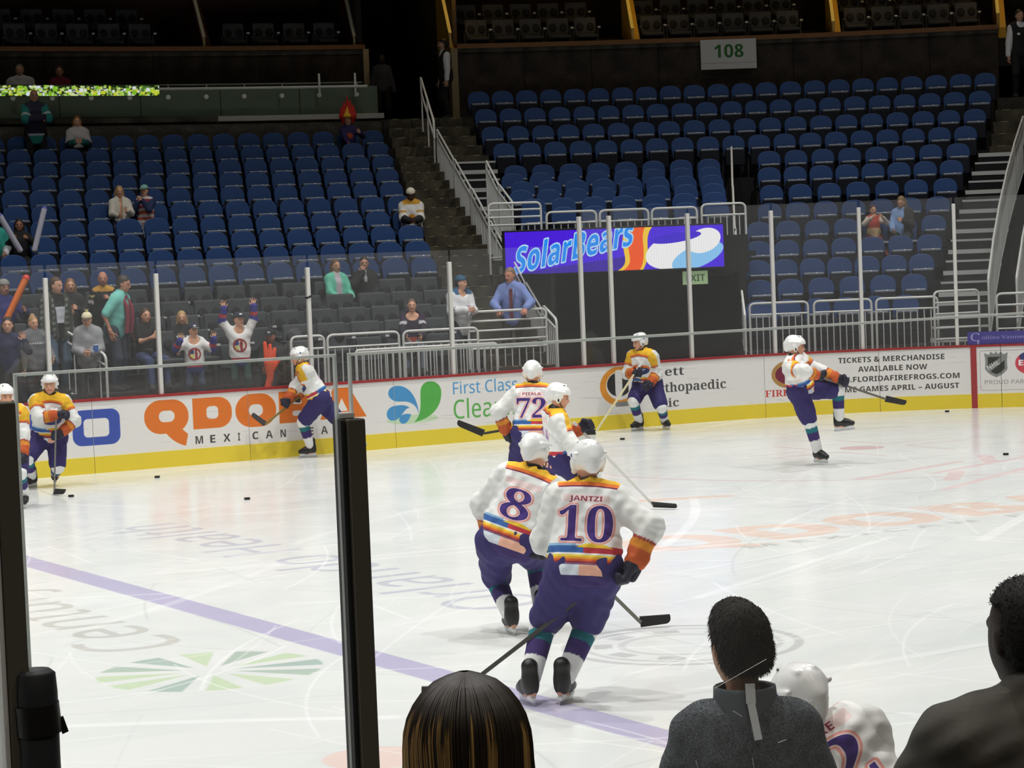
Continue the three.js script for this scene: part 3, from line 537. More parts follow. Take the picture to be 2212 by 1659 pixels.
// ------------------------------------------------------------------ portal with the screen
{
  const R = 25.6;
  const w = structGroup('wall_portal', 'dark walls of the portal under the screen');
  part('lintel', arcSolid(R + 0.02, R + 0.35, 16.6, 26.2, 2.45, 3.0, 6), M.wallDark, w);
  part('lintel', arcSolid(R + 0.02, R + 0.35, 16.6, 26.2, 2.9, 3.15, 6), M.wallDark, w);
  part('jamb', arcSolid(R, 33, 25.75, 26.05, -0.1, 2.9, 2), M.wallDark, w);
  part('jamb', arcSolid(R - 2.6, 33, 16.42, 16.6, -0.1, 2.6, 2), M.wallDark, w);
  part('back', arcSolid(32.6, 33, 16, 27, -0.1, 3.6, 4), M.wallDark, w);
  part('soffit', arcSolid(R + 0.3, 33, 16.4, 26.6, 2.75, 2.85, 4), M.wallDark, w);
  part('black_curtain', arcSolid(29.2, 29.3, 18.5, 25, -0.1, 2.7, 12), std(0x1c1814, 0.9), w);
  // LED screen
  const c = canvas(1024, 192), g = c.getContext('2d');
  g.fillStyle = '#4a12e8'; g.fillRect(0, 0, 1024, 192); g.fillStyle = '#3a16a8'; g.beginPath(); g.moveTo(0, 192); g.lineTo(640, 120); g.lineTo(640, 192); g.fill();
  // flame sweep
  g.fillStyle = '#ffd23a'; g.beginPath(); g.moveTo(520, 192); g.bezierCurveTo(600, 150, 520, 110, 560, 0); g.lineTo(690, 0); g.bezierCurveTo(640, 50, 690, 120, 640, 192); g.fill();
  g.fillStyle = '#ff5a14'; g.beginPath(); g.moveTo(545, 192); g.bezierCurveTo(620, 150, 545, 110, 585, 0); g.lineTo(655, 0); g.bezierCurveTo(625, 50, 668, 120, 625, 192); g.fill();
  // plain pale shapes where the mascot's face would be
  g.fillStyle = '#ffffff'; g.beginPath(); g.ellipse(800, 110, 150, 78, -0.25, 0, 7); g.fill(); g.fillStyle = '#8fd0ff'; g.beginPath(); g.ellipse(900, 140, 130, 50, -0.35, 0, 7); g.fill(); g.fillStyle = '#ffffff'; g.beginPath(); g.ellipse(930, 70, 84, 54, -0.3, 0, 7); g.fill(); g.fillStyle = '#3d14d8'; g.beginPath(); g.ellipse(800, 52, 120, 22, -0.12, 0, 7); g.fill();
  // team name, slanted
  g.save(); g.translate(34, 188); g.transform(1, -0.2, -0.16, 1, 0, 0); g.font = 'bold 100px sans-serif'; const m = g.measureText('SolarBears').width; g.scale(560 / m, 1.62);
  g.lineWidth = 9; g.strokeStyle = '#bfeaff'; g.lineJoin = 'round'; g.strokeText('SolarBears', 0, 0); g.fillStyle = '#1492ff'; g.fillText('SolarBears', 0, 0); g.restore();
  for (let x = 0; x < 1024; x += 8) { g.fillStyle = 'rgba(0,0,0,0.22)'; g.fillRect(x, 0, 2, 192); }
  const t = srgb(new THREE.CanvasTexture(c));
  const a = B(R - 0.15, 16.05), b = B(R - 0.15, 25.1), mid = a.clone().lerp(b, 0.5), len = a.distanceTo(b), ry = Math.atan2(-(b.z - a.z), b.x - a.x), hm = 2.965, hh = 0.76;
  const led = thing('led_screen', 'bright purple LED screen reading SolarBears above the dark portal', 'screen', [mid.x, hm, mid.z], ry);
  part('housing', rbox(len + 0.06, hh + 0.06, 0.14, 0.01, 0, 0, -0.075), M.black, led);
  part('display', new THREE.PlaneGeometry(len, hh).translate(0, 0, 0.002), new THREE.MeshStandardMaterial({ color: 0x000000, roughness: 0.6, emissive: 0xffffff, emissiveMap: t, emissiveIntensity: 0.95 }), led);
  const L = new THREE.RectAreaLight(0x5a38ff, 0.5, len, hh); L.position.set(0, 0, 0.03); L.rotation.y = Math.PI; led.add(L);
  // unlit EXIT sign in the portal, with a glow put into its face
  const ec = canvas(256, 128), eg = ec.getContext('2d'); eg.fillStyle = '#8ea77c'; eg.fillRect(0, 0, 256, 128); eg.fillStyle = '#2f4a2c'; eg.font = 'bold 92px sans-serif'; const em = eg.measureText('EXIT').width; eg.save(); eg.translate(28, 98); eg.scale(200 / em, 1); eg.fillText('EXIT', 0, 0); eg.restore();
  const ep = B(25.5, 23.9, 2.4), ex = thing('exit_sign', 'pale green EXIT sign hanging under the LED screen', 'sign', [ep.x, ep.y, ep.z], FACE(23.9));
  part('plate', rbox(0.47, 0.25, 0.03, 0.008), std(0x8ea77c, 0.6), ex); part('lettering', new THREE.PlaneGeometry(0.46, 0.24).translate(0, 0, 0.0165), new THREE.MeshStandardMaterial({ map: srgb(new THREE.CanvasTexture(ec)), roughness: 0.6, emissive: 0xffffff, emissiveMap: srgb(new THREE.CanvasTexture(ec)), emissiveIntensity: 0.5 }), ex);
  part('bracket', merge([rod(V(-0.18, 0.12, 0), V(-0.18, 0.36, 0), 0.008), rod(V(0.18, 0.12, 0), V(0.18, 0.36, 0), 0.008)]), M.black, ex);
}
// ------------------------------------------------------------------ upper level
{
  const w = structGroup('wall_bowl', 'dark brown wall with a wooden cap behind the top seats');
  for (let i = 0; i < 8; i++) { const a = 18.6 + i * 2.44, b = a + 2.42; part('panel', arcSolid(35.3, 35.45, a, b, 4.6, 7.5, 4), M.wallBrown, w); part('wood_cap', arcSolid(35.22, 35.55, a, b + 0.02, 7.5, 7.6, 4), M.wood, w); part('trim_strip', arcSolid(35.26, 35.3, a, b, 7.42, 7.5, 4), M.concrete, w); }
  for (let i = 0; i < 7; i++) { const a = -10 + i * 3.69, b = a + 3.67; part('panel', arcSolid(37, 37.15, a, b, 5.9, 7.66, 4), M.wallBrown, w); part('wood_cap', arcSolid(36.9, 37.3, a, b + 0.02, 7.68, 7.78, 4), M.wood, w); part('trim_strip', arcSolid(36.96, 37.0, a, b, 7.58, 7.67, 4), M.concrete, w); }
  part('end_post', arcSolid(36.9, 37.1, 15.75, 15.95, 5.9, 7.68, 1), std(0x9c8a68, 0.7), w);
  part('end_post', arcSolid(35.2, 35.5, 18.35, 18.6, 5.9, 7.5, 1), std(0x9c8a68, 0.7), w);
  // tunnel
  part('tunnel_wall', arcSolid(37.1, 44, 15.6, 15.8, 5.9, 11, 1), M.wallDark, w); part('tunnel_wall', arcSolid(35.5, 44, 18.55, 18.7, 5.9, 11, 1), std(0x4a3a22, 0.8), w); part('tunnel_end', arcSolid(43.5, 43.8, 15, 19, 5.9, 11, 1), M.wallDark, w);
  // left: concrete parapet and its ledge
  part('parapet', arcSolid(34.55, 34.75, -12, 15.6, 4.9, 5.98, 10), std(0x9a9284, 0.9, 0, { map: concreteTex }), w);
  part('ledge', arcSolid(34.45, 34.8, -12, 9.6, 5.98, 6.08, 8), M.concrete, w); part('ledge', arcSolid(34.45, 34.8, 9.62, 15.6, 5.98, 6.09, 4), std(0xb9b6ae, 0.7), w);
  // club level floors and back wall
  part('club_floor', arcSolid(37.2, 44, -12, 15.7, 7.0, 7.5, 8), M.blackFloor, w); part('club_floor', arcSolid(38.6, 44, -12, 15.7, 7.2, 7.95, 8), M.blackFloor, w);
  part('club_floor', arcSolid(35.5, 44, 18.7, 42, 6.7, 7.32, 8), M.blackFloor, w); part('club_floor', arcSolid(36.9, 44, 18.7, 42, 7.0, 7.8, 8), M.blackFloor, w);
  part('club_back', arcSolid(41.5, 41.7, -12, 15.7, 7.2, 11, 8), M.woodDark, w); part('club_back', arcSolid(39.5, 39.7, 18.7, 42, 7, 11, 8), std(0x2a1a10, 0.8), w);
}
{ // number sign
  const c = canvas(256, 134), g = c.getContext('2d'); g.fillStyle = '#c9c9c7'; g.fillRect(0, 0, 256, 134); g.fillStyle = '#2f6b2c'; g.font = 'bold 82px sans-serif'; const m = g.measureText('108').width; g.save(); g.translate(58, 82); g.scale(142 / m, 1); g.fillText('108', 0, 0); g.restore(); g.fillStyle = '#8a8a88'; g.fillRect(0, 106, 256, 2);
  const p = B(35.17, 28.43, 7.2), s = thing('section_sign', 'white sign with green number 108 on brown wall', 'sign', [p.x, p.y, p.z], FACE(28.43));
  part('board', rbox(1.24, 0.66, 0.03, 0.006), std(0xc9c9c7, 0.6), s); part('number', new THREE.PlaneGeometry(1.23, 0.65).translate(0, 0, 0.0165), std(0xffffff, 0.6, 0, { map: srgb(new THREE.CanvasTexture(c)) }), s);
}
{ // glass drink rail of the left platform
  const t = thing('glass_balustrade', 'green-tinted glass balustrade with steel rail above the left seats', 'balustrade');
  for (let i = 0; i < 9; i++) { const a = -10 + i * 2.83; part('glass_panel', arcSolid(34.6, 34.62, a, a + 2.8, 6.08, 6.68, 3), M.glassGreen, t); }
  const pts = []; for (let a = -12; a <= 15.3; a += 1.5) pts.push(B(34.35, a, 6.66)); part('hand_rail', pathTube(pts, 0.03, 40), M.rail, t);
  const p2 = []; for (let a = -12; a <= 15.6; a += 1.5) p2.push(B(34.9, a, 6.78)); part('counter_edge', pathTube(p2, 0.02, 40), std(0x8b9a90, 0.4), t);
  for (let i = 0; i < 14; i++) { const a = -2.9 + i * 1.35; part('bracket', rod(B(34.35, a, 6.64), B(34.85, a + 0.15, 6.78), 0.012), M.rail, t); part('clamp', new THREE.CylinderGeometry(0.05, 0.05, 0.04, 12).rotateX(Math.PI / 2).rotateY(FACE(a)).translate(B(34.5, a).x, 6.5, B(34.5, a).z), M.railBright, t); }
  for (const a of [13.3, 14.6]) part('upright', rod(B(34.45, a, 6.5), B(34.45, a, 6.95), 0.025), M.railBright, t);
  // reflection of an LED ribbon, painted as a glowing strip before the glass
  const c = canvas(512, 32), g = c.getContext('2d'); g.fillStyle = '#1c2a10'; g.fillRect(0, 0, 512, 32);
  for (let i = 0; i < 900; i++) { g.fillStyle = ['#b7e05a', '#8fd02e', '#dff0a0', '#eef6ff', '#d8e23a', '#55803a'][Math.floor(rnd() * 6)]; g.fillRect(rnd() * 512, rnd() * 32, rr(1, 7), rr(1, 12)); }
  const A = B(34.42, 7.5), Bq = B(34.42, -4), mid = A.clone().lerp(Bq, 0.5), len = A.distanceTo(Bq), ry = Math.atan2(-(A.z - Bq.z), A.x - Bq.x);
  const rb = thing('painted_ribbon_reflection', 'painted yellow-green LED reflection glowing along the glass balustrade', 'screen', [mid.x, 6.63, mid.z + 0.1], ry);
  part('housing', rbox(len, 0.24, 0.06, 0.01, 0, 0, -0.04), M.black, rb);  // backing box added for the painted reflection strip
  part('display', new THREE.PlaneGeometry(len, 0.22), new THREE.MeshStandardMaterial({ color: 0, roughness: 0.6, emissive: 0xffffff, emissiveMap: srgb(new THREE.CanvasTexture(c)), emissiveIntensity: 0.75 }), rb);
  const L = new THREE.RectAreaLight(0xb7e05a, 0.25, len, 0.22); L.position.z = 0.02; L.rotation.y = Math.PI; rb.add(L);  // light added to go with the painted reflection
}
{ // club seats: dark padded chairs behind the caps
  const t0 = makeBlackSeat(true);
  let n = 0;
  for (const [R, h, a0, a1, nm, st] of [[36.2, 7.32, 19.6, 24.1, 'above the brown wall left of 108', 0.98], [36.2, 7.32, 25.9, 31.4, 'above the brown wall by the 108 sign', 0.98], [36.2, 7.32, 33.2, 37.6, 'above the brown wall right of 108', 0.98], [38.0, 7.5, 4.2, 9.4, 'on the left club balcony', 1.05], [38.0, 7.5, 11.6, 15.2, 'on the club balcony by the tunnel', 1.05], [37.5, 7.8, 19.6, 24.1, 'in the back row left of the 108 sign', 0.98], [37.5, 7.8, 25.9, 31.4, 'in the back row behind the 108 sign', 0.98], [37.5, 7.8, 33.2, 37.6, 'in the back row right of 108', 0.98], [39.2, 7.95, 4.2, 9.4, 'in the back row of left balcony', 1.05]]) {
    let k = 0; for (let a = a0; a <= a1; a += st) { k++; placeSeat(R, a, h, `dark club chair ${nm}, ${ORD[k]} from left`, 'club chairs on the upper level', t0, 'club_chair', 'chair'); }
  }
  // stair dividers with lit yellow strings
  const div = [[35.5, 18.45, 1], [35.5, 25.05, 0], [35.5, 32.3, 0], [35.5, 38.15, 0], [37.2, 10.3, 2], [37.2, 15.55, 2]];
  div.forEach(([R, a, kind], i) => {
    const nm = ['beside the usher', 'left of the 108 sign', 'right of the 108 sign', 'at the right frame edge', 'on the left balcony', 'by the tunnel'][i];
    const d = thing('stair_divider', `sloping ${kind === 2 ? 'wooden' : 'yellow-lit'} stair divider with pale handrail ${nm}`, 'divider');
    const base = kind === 2 ? 7.7 : 7.55, up = 1.9, run = 1.6;
    const p0 = B(R, a, base), p1 = B(R + run, a, base + up), s = 0.17 / R / D2R;
    const q = new THREE.BufferGeometry(), A = [B(R, a, base - 0.5), B(R + run, a, base - 0.5), B(R + run, a, base + up), B(R, a, base)], O = A.map((v, k) => B(k === 1 || k === 2 ? R + run : R, a + s, v.y));
    const f = [[0, 1, 2, 3], [7, 6, 5, 4], [3, 2, 6, 7], [0, 3, 7, 4], [1, 5, 6, 2], [0, 4, 5, 1]], pos = []; const all = [...A, ...O];
    for (const [i0, i1, i2, i3] of f) for (const k of [i0, i1, i2, i0, i2, i3]) pos.push(all[k].x, all[k].y, all[k].z);
    q.setAttribute('position', new THREE.Float32BufferAttribute(pos, 3)); q.computeVertexNormals(); q.setAttribute('uv', new THREE.Float32BufferAttribute(new Float32Array(pos.length / 3 * 2), 2));
    part('stringer', q, kind === 2 ? M.woodDark : M.yellowPanel, d);
    part('hand_rail', beam(p0.clone().add(V(0, 0.3, 0)), p1.clone().add(V(0, 0.3, 0)), 0.07, 0.06), std(kind === 2 ? 0xd8cfb4 : 0xe9dc86, 0.5), d);
    part('post', rod(p0, p0.clone().add(V(0, 0.3, 0)), 0.03), std(0xb9a56a, 0.5), d);
    if (kind < 2) {
      const lp = B(R - 0.25, a + 0.1, base + 1.55), bulb = part('step_lamp', new THREE.SphereGeometry(0.05, 10, 8).translate(lp.x, lp.y, lp.z), new THREE.MeshStandardMaterial({ color: 0x000000, emissive: 0xffd070, emissiveIntensity: 1.5 }), d);
      const L = new THREE.PointLight(0xffc24a, 1.6, 0, 2); L.position.copy(lp); L.castShadow = true; scene.add(L);
      part('lamp_arm', rod(lp, p1.clone().add(V(0, 0.1, 0)), 0.012), M.black, d);
    }
  });
}
// ------------------------------------------------------------------ shell of the hall and lamp fittings
{
  struct('ceiling', box(132, 0.5, 122, 0, 26, -13), std(0x0c0c0d, 0.95), 'black ceiling high over the ice');
  struct('wall_far', box(132, 26, 0.5, 0, 13, -74), M.wallDark, 'dark far wall of the hall'); struct('wall_near', box(132, 26, 0.5, 0, 13, 48), M.wallDark, 'dark near wall of the hall');
  struct('wall_left', box(0.5, 26, 122, -66, 13, -13), M.wallDark, 'dark left wall of the hall'); struct('wall_right', box(0.5, 26, 122, 66, 13, -13), M.wallDark, 'dark right wall of the hall');
  [...LAMP_SPOTS, ...HOUSE_SPOTS].forEach(([x, z], i) => {
    const house = i >= LAMP_SPOTS.length, t = thing(house ? 'house_lamp' : 'arena_lamp', house ? 'black drum lamp hanging over the seats' : 'black drum floodlight hanging over the ice', 'lamp', [x, LAMP_H, z], 0, house ? 'house lamps over the seats' : 'floodlights over the ice');
    part('housing', new THREE.LatheGeometry([[0.05, 0.5], [0.22, 0.42], [0.3, 0.1], [0.32, -0.2], [0.3, -0.2], [0.28, 0.08], [0.2, 0.36], [0.04, 0.44]].map(q => new THREE.Vector2(...q)), 20), M.black, t);
    part('lens', new THREE.CylinderGeometry(0.2, 0.2, 0.02, 20).translate(0, -0.1, 0), new THREE.MeshStandardMaterial({ color: 0, emissive: LAMP_COLOR, emissiveIntensity: 6 }), t);
    part('hanger', rod(V(0, 0.45, 0), V(0, 26 - 0.25 - LAMP_H, 0), 0.02), M.black, t);
  });
}
// ------------------------------------------------------------------ near glass with its posts
{
  const Z0 = 1.5, top = 2.69;
  const t = thing('bench_glass', 'near glass panes with pale edges in front of the viewer', 'rink glass');
  const pane = (x0, x1, nm) => {
    const p = part('pane', box(x1 - x0, top - 0.6, 0.012, (x0 + x1) / 2, (top + 0.6) / 2, Z0), M.glassNear, t);
    part('top_edge', box(x1 - x0, 0.007, 0.0125, (x0 + x1) / 2, top, Z0), M.glassEdge, p);
    part('side_edge', box(0.006, top - 0.6, 0.0125, x0 + 0.003, (top + 0.6) / 2, Z0), M.glassEdge, p); part('side_edge', box(0.006, top - 0.6, 0.0125, x1 - 0.003, (top + 0.6) / 2, Z0), M.glassEdge, p);
    return p;
  };
  const pa = pane(-6.03, -5.2, 0), pb = pane(-5.165, -2.6, 0); pane(-8.0, -6.085, 0);
  // scratches in the pane before the man in grey
  tag(part('scratches', merge([[-4.09, 1.71, -3.91, 1.77], [-4.03, 1.64, -4.0, 1.62], [-4.16, 1.52, -4.15, 1.48], [-3.88, 1.53, -3.85, 1.535], [-3.97, 1.5, -3.965, 1.47]].map(q => rod(V(q[0], q[1], Z0 + 0.007), V(q[2], q[3], Z0 + 0.007), 0.0008, 4))), M.scratch, pb), null, null, null, 'stuff');
  // padded post between the panes
  const p1 = thing('padded_post', 'dark padded square post holding the near glass panes', 'post', [-5.17, 0, Z0]);
  part('pad', rbox(0.052, 2.0, 0.045, 0.006, 0.004, 1.53, 0.012), M.pad, p1); part('side_strip', rbox(0.012, 2.0, 0.05, 0.003, -0.029, 1.53, 0.0), M.padBlack, p1); part('piping', rod(V(-0.02, 0.55, 0.034), V(-0.02, 2.525, 0.034), 0.002, 6), std(0x6d6a60, 0.5), p1); part('cap', rbox(0.04, 0.016, 0.03, 0.004, -0.01, 2.538, 0), M.nosingGrey, p1);
  const p2 = thing('padded_post', 'dark padded post at the left frame edge', 'post', [-6.075, 0, Z0]);
  part('pad', rbox(0.05, 2.1, 0.05, 0.006, 0.01, 1.58, 0.012), M.pad, p2); part('side_strip', rbox(0.012, 2.1, 0.055, 0.003, -0.022, 1.58, 0), M.nosingGrey, p2);
  const p3 = thing('pole_pad', 'black foam pad taped round a pole at bottom left', 'padding', [-6.025, 0, Z0 + 0.03]);
  const prof = [[0, 0.6], [0.05, 0.6], [0.052, 1.2], [0.049, 1.8], [0.05, 1.95], [0.047, 1.995], [0.035, 2.005], [0.02, 1.99], [0, 1.985]].map(q => new THREE.Vector2(...q));
  part('foam', new THREE.LatheGeometry(prof, 24), M.padBlack, p3); part('tape_band', new THREE.CylinderGeometry(0.054, 0.055, 0.07, 24).rotateZ(0.06).translate(0, 1.89, 0), M.tape, p3); part('tape_end', rbox(0.016, 0.04, 0.004, 0.001).rotateZ(0.3).translate(0.054, 1.87, 0.02), M.tape, p3);
  // bench parapet below the glass (under the frame)
  struct('wall_bench', box(9, 0.62, 0.12, -5, 0.31, Z0), M.boardWhite, 'low white wall under the near glass');
  struct('floor_bench', box(9, 0.2, 1.38, -5, 0.05, 0.75), M.blackFloor, 'rubber floor of the players bench');
  struct('floor_near', box(12, 0.9, 8, -5.5, 0.2, 5.7), M.darkConcrete, 'concrete terrace under the viewer');
}
// pucks on the ice
[[4.6, -24.39, 'near the far boards left'], [4.2, -20.4, 'on open ice left of the dark post'], [18.66, -23.9, 'by the far boards at right'], [12.17, -24.0, 'on the ice below the clinic advertisement'], [13.8, -17.1, 'on the ice near the faded red marks']].forEach(([x, z, w]) => mesh('puck', new THREE.CylinderGeometry(0.038, 0.038, 0.026, 24).translate(x, 0.014, z), M.black, `black puck lying ${w}`, 'puck', 'pucks on the ice'));
// ------------------------------------------------------------------ figures: fields meshed with surface nets
const sub = (a, b) => [a[0] - b[0], a[1] - b[1], a[2] - b[2]], add = (a, b) => [a[0] + b[0], a[1] + b[1], a[2] + b[2]], mul = (a, s) => [a[0] * s, a[1] * s, a[2] * s];
const dot3 = (a, b) => a[0] * b[0] + a[1] * b[1] + a[2] * b[2], len3 = a => Math.hypot(...a), nrm = a => { const l = len3(a) || 1; return mul(a, 1 / l); };
const cross = (a, b) => [a[1] * b[2] - a[2] * b[1], a[2] * b[0] - a[0] * b[2], a[0] * b[1] - a[1] * b[0]], mix3 = (a, b, t) => [a[0] + (b[0] - a[0]) * t, a[1] + (b[1] - a[1]) * t, a[2] + (b[2] - a[2]) * t];
const cap = (a, b, ra, rb = ra, k = 0.03, tagName) => { const d = sub(b, a); return { a, d, il: 1 / (dot3(d, d) || 1e-9), ra, rb, k, tag: tagName }; };
const ell = (c, r, ax, k = 0.02, tagName) => ({ c, r, ax, k, e: 1, tag: tagName });
function pd(p, x, y, z) {
  if (p.e) {
    let dx = x - p.c[0], dy = y - p.c[1], dz = z - p.c[2];
    if (p.ax) { const [A, Bx, C] = p.ax, u = dx * A[0] + dy * A[1] + dz * A[2], v = dx * Bx[0] + dy * Bx[1] + dz * Bx[2], w = dx * C[0] + dy * C[1] + dz * C[2]; dx = u; dy = v; dz = w; }
    const a = dx / p.r[0], b = dy / p.r[1], c = dz / p.r[2], k0 = Math.sqrt(a * a + b * b + c * c);
    const e = a / p.r[0], f = b / p.r[1], g = c / p.r[2], k1 = Math.sqrt(e * e + f * f + g * g);
    return k1 < 1e-9 ? -Math.min(...p.r) : k0 * (k0 - 1) / k1;
  }
  const px = x - p.a[0], py = y - p.a[1], pz = z - p.a[2];
  let t = (px * p.d[0] + py * p.d[1] + pz * p.d[2]) * p.il; t = t < 0 ? 0 : t > 1 ? 1 : t;
  const qx = px - p.d[0] * t, qy = py - p.d[1] * t, qz = pz - p.d[2] * t;
  return Math.sqrt(qx * qx + qy * qy + qz * qz) - (p.ra + (p.rb - p.ra) * t);
}
function field(prims, off = 0) {
  return (x, y, z) => { let d = 1e9; for (let i = 0; i < prims.length; i++) { const p = prims[i], e = pd(p, x, y, z) - off, h = Math.max(p.k - Math.abs(d - e), 0) / p.k; d = Math.min(d, e) - h * h * p.k * 0.25; } return d; };
}
function bounds(prims, pad) {
  const lo = [1e9, 1e9, 1e9], hi = [-1e9, -1e9, -1e9];
  for (const p of prims) {
    const pts = p.e ? [[p.c, Math.max(...p.r)]] : [[p.a, p.ra], [add(p.a, p.d), p.rb]];
    for (const [c, r] of pts) for (let i = 0; i < 3; i++) { lo[i] = Math.min(lo[i], c[i] - r - pad); hi[i] = Math.max(hi[i], c[i] + r + pad); }
  }
  return [lo, hi];
}
function nets(f, [lo, hi], cell) {
  const n = [0, 1, 2].map(i => Math.ceil((hi[i] - lo[i]) / cell) + 2), [nx, ny, nz] = n, sx = 1, sy = nx, sz = nx * ny;
  const val = new Float32Array(nx * ny * nz), BK = 6, diag = BK * cell * 0.87 + cell * 1.8;
  for (let kz = 0; kz < nz; kz += BK) for (let ky = 0; ky < ny; ky += BK) for (let kx = 0; kx < nx; kx += BK) {
    const ex = Math.min(kx + BK, nx), ey = Math.min(ky + BK, ny), ez = Math.min(kz + BK, nz);
    const c = f(lo[0] + (kx + BK / 2) * cell, lo[1] + (ky + BK / 2) * cell, lo[2] + (kz + BK / 2) * cell), far = Math.abs(c) > diag * 1.35;
    for (let z = kz; z < ez; z++) for (let y = ky; y < ey; y++) { let o = kx + y * sy + z * sz; for (let x = kx; x < ex; x++, o++) val[o] = far ? c : f(lo[0] + x * cell, lo[1] + y * cell, lo[2] + z * cell); }
  }
  const vid = new Int32Array(nx * ny * nz).fill(-1), pos = [], idx = [];
  const E = [[0, 1], [0, 2], [0, 4], [1, 3], [1, 5], [2, 3], [2, 6], [3, 7], [4, 5], [4, 6], [5, 7], [6, 7]], off = [0, sx, sy, sx + sy, sz, sz + sx, sz + sy, sz + sx + sy];
  for (let z = 0; z < nz - 1; z++) for (let y = 0; y < ny - 1; y++) for (let x = 0; x < nx - 1; x++) {
    const o = x + y * sy + z * sz; let m = 0;
    for (let k = 0; k < 8; k++) if (val[o + off[k]] < 0) m |= 1 << k;
    if (m === 0 || m === 255) continue;
    let px = 0, py = 0, pz = 0, c = 0;
    for (const [a, b] of E) {
      const ia = m >> a & 1, ib = m >> b & 1; if (ia === ib) continue;
      const va = val[o + off[a]], vb = val[o + off[b]], t = va / (va - vb);
      px += (a & 1) + ((b & 1) - (a & 1)) * t; py += (a >> 1 & 1) + ((b >> 1 & 1) - (a >> 1 & 1)) * t; pz += (a >> 2 & 1) + ((b >> 2 & 1) - (a >> 2 & 1)) * t; c++;
    }
    vid[o] = pos.length / 3; pos.push(lo[0] + (x + px / c) * cell, lo[1] + (y + py / c) * cell, lo[2] + (z + pz / c) * cell);
  }
  const quad = (a, b, c, d, flip) => { if (a < 0 || b < 0 || c < 0 || d < 0) return; if (flip) idx.push(a, c, b, a, d, c); else idx.push(a, b, c, a, c, d); };
  for (let z = 1; z < nz - 1; z++) for (let y = 1; y < ny - 1; y++) for (let x = 1; x < nx - 1; x++) {
    const o = x + y * sy + z * sz, v = val[o] < 0;
    if (v !== val[o + sx] < 0) quad(vid[o - sy - sz], vid[o - sz], vid[o], vid[o - sy], !v);
    if (v !== val[o + sy] < 0) quad(vid[o - sx - sz], vid[o - sx], vid[o], vid[o - sz], !v);
    if (v !== val[o + sz] < 0) quad(vid[o - sx - sy], vid[o - sy], vid[o], vid[o - sx], !v);
  }
  const g = new THREE.BufferGeometry(); g.setAttribute('position', new THREE.Float32BufferAttribute(pos, 3)); g.setIndex(idx); g.computeVertexNormals(); return g;
}
function paint(g, fn) { const p = g.attributes.position, c = new Float32Array(p.count * 3); for (let i = 0; i < p.count; i++) { const q = fn(p.getX(i), p.getY(i), p.getZ(i)); c[i * 3] = q[0]; c[i * 3 + 1] = q[1]; c[i * 3 + 2] = q[2]; } g.setAttribute('color', new THREE.BufferAttribute(c, 3)); return g; }
const colCache = {}; const lin = h => { if (!colCache[h]) { const c = new THREE.Color(h); colCache[h] = [c.r, c.g, c.b]; } return colCache[h]; };
const VC = std(0xffffff, 0.85, 0, { vertexColors: true }), VCS = std(0xffffff, 0.6, 0, { vertexColors: true }), VCH = std(0xffffff, 0.5, 0, { vertexColors: true });
const matCache = {}; const cloth = (h, r = 0.85) => matCache[h + '_' + r] || (matCache[h + '_' + r] = std(h, r));
// two-bone reach
function ik(a, c, l1, l2, pole) {
  let d = sub(c, a), L = len3(d); const mx = (l1 + l2) * 0.998; if (L > mx) { c = add(a, mul(d, mx / L)); d = sub(c, a); L = mx; }
  const u = mul(d, 1 / L), x = (l1 * l1 - l2 * l2 + L * L) / (2 * L), h = Math.sqrt(Math.max(0, l1 * l1 - x * x));
  const p = nrm(sub(pole, mul(u, dot3(pole, u)))); return [add(add(a, mul(u, x)), mul(p, h)), c];
}
const CAM_TURN = -30.32 * D2R;        // every figure group is turned so that its +z looks to the viewer's side of the rink
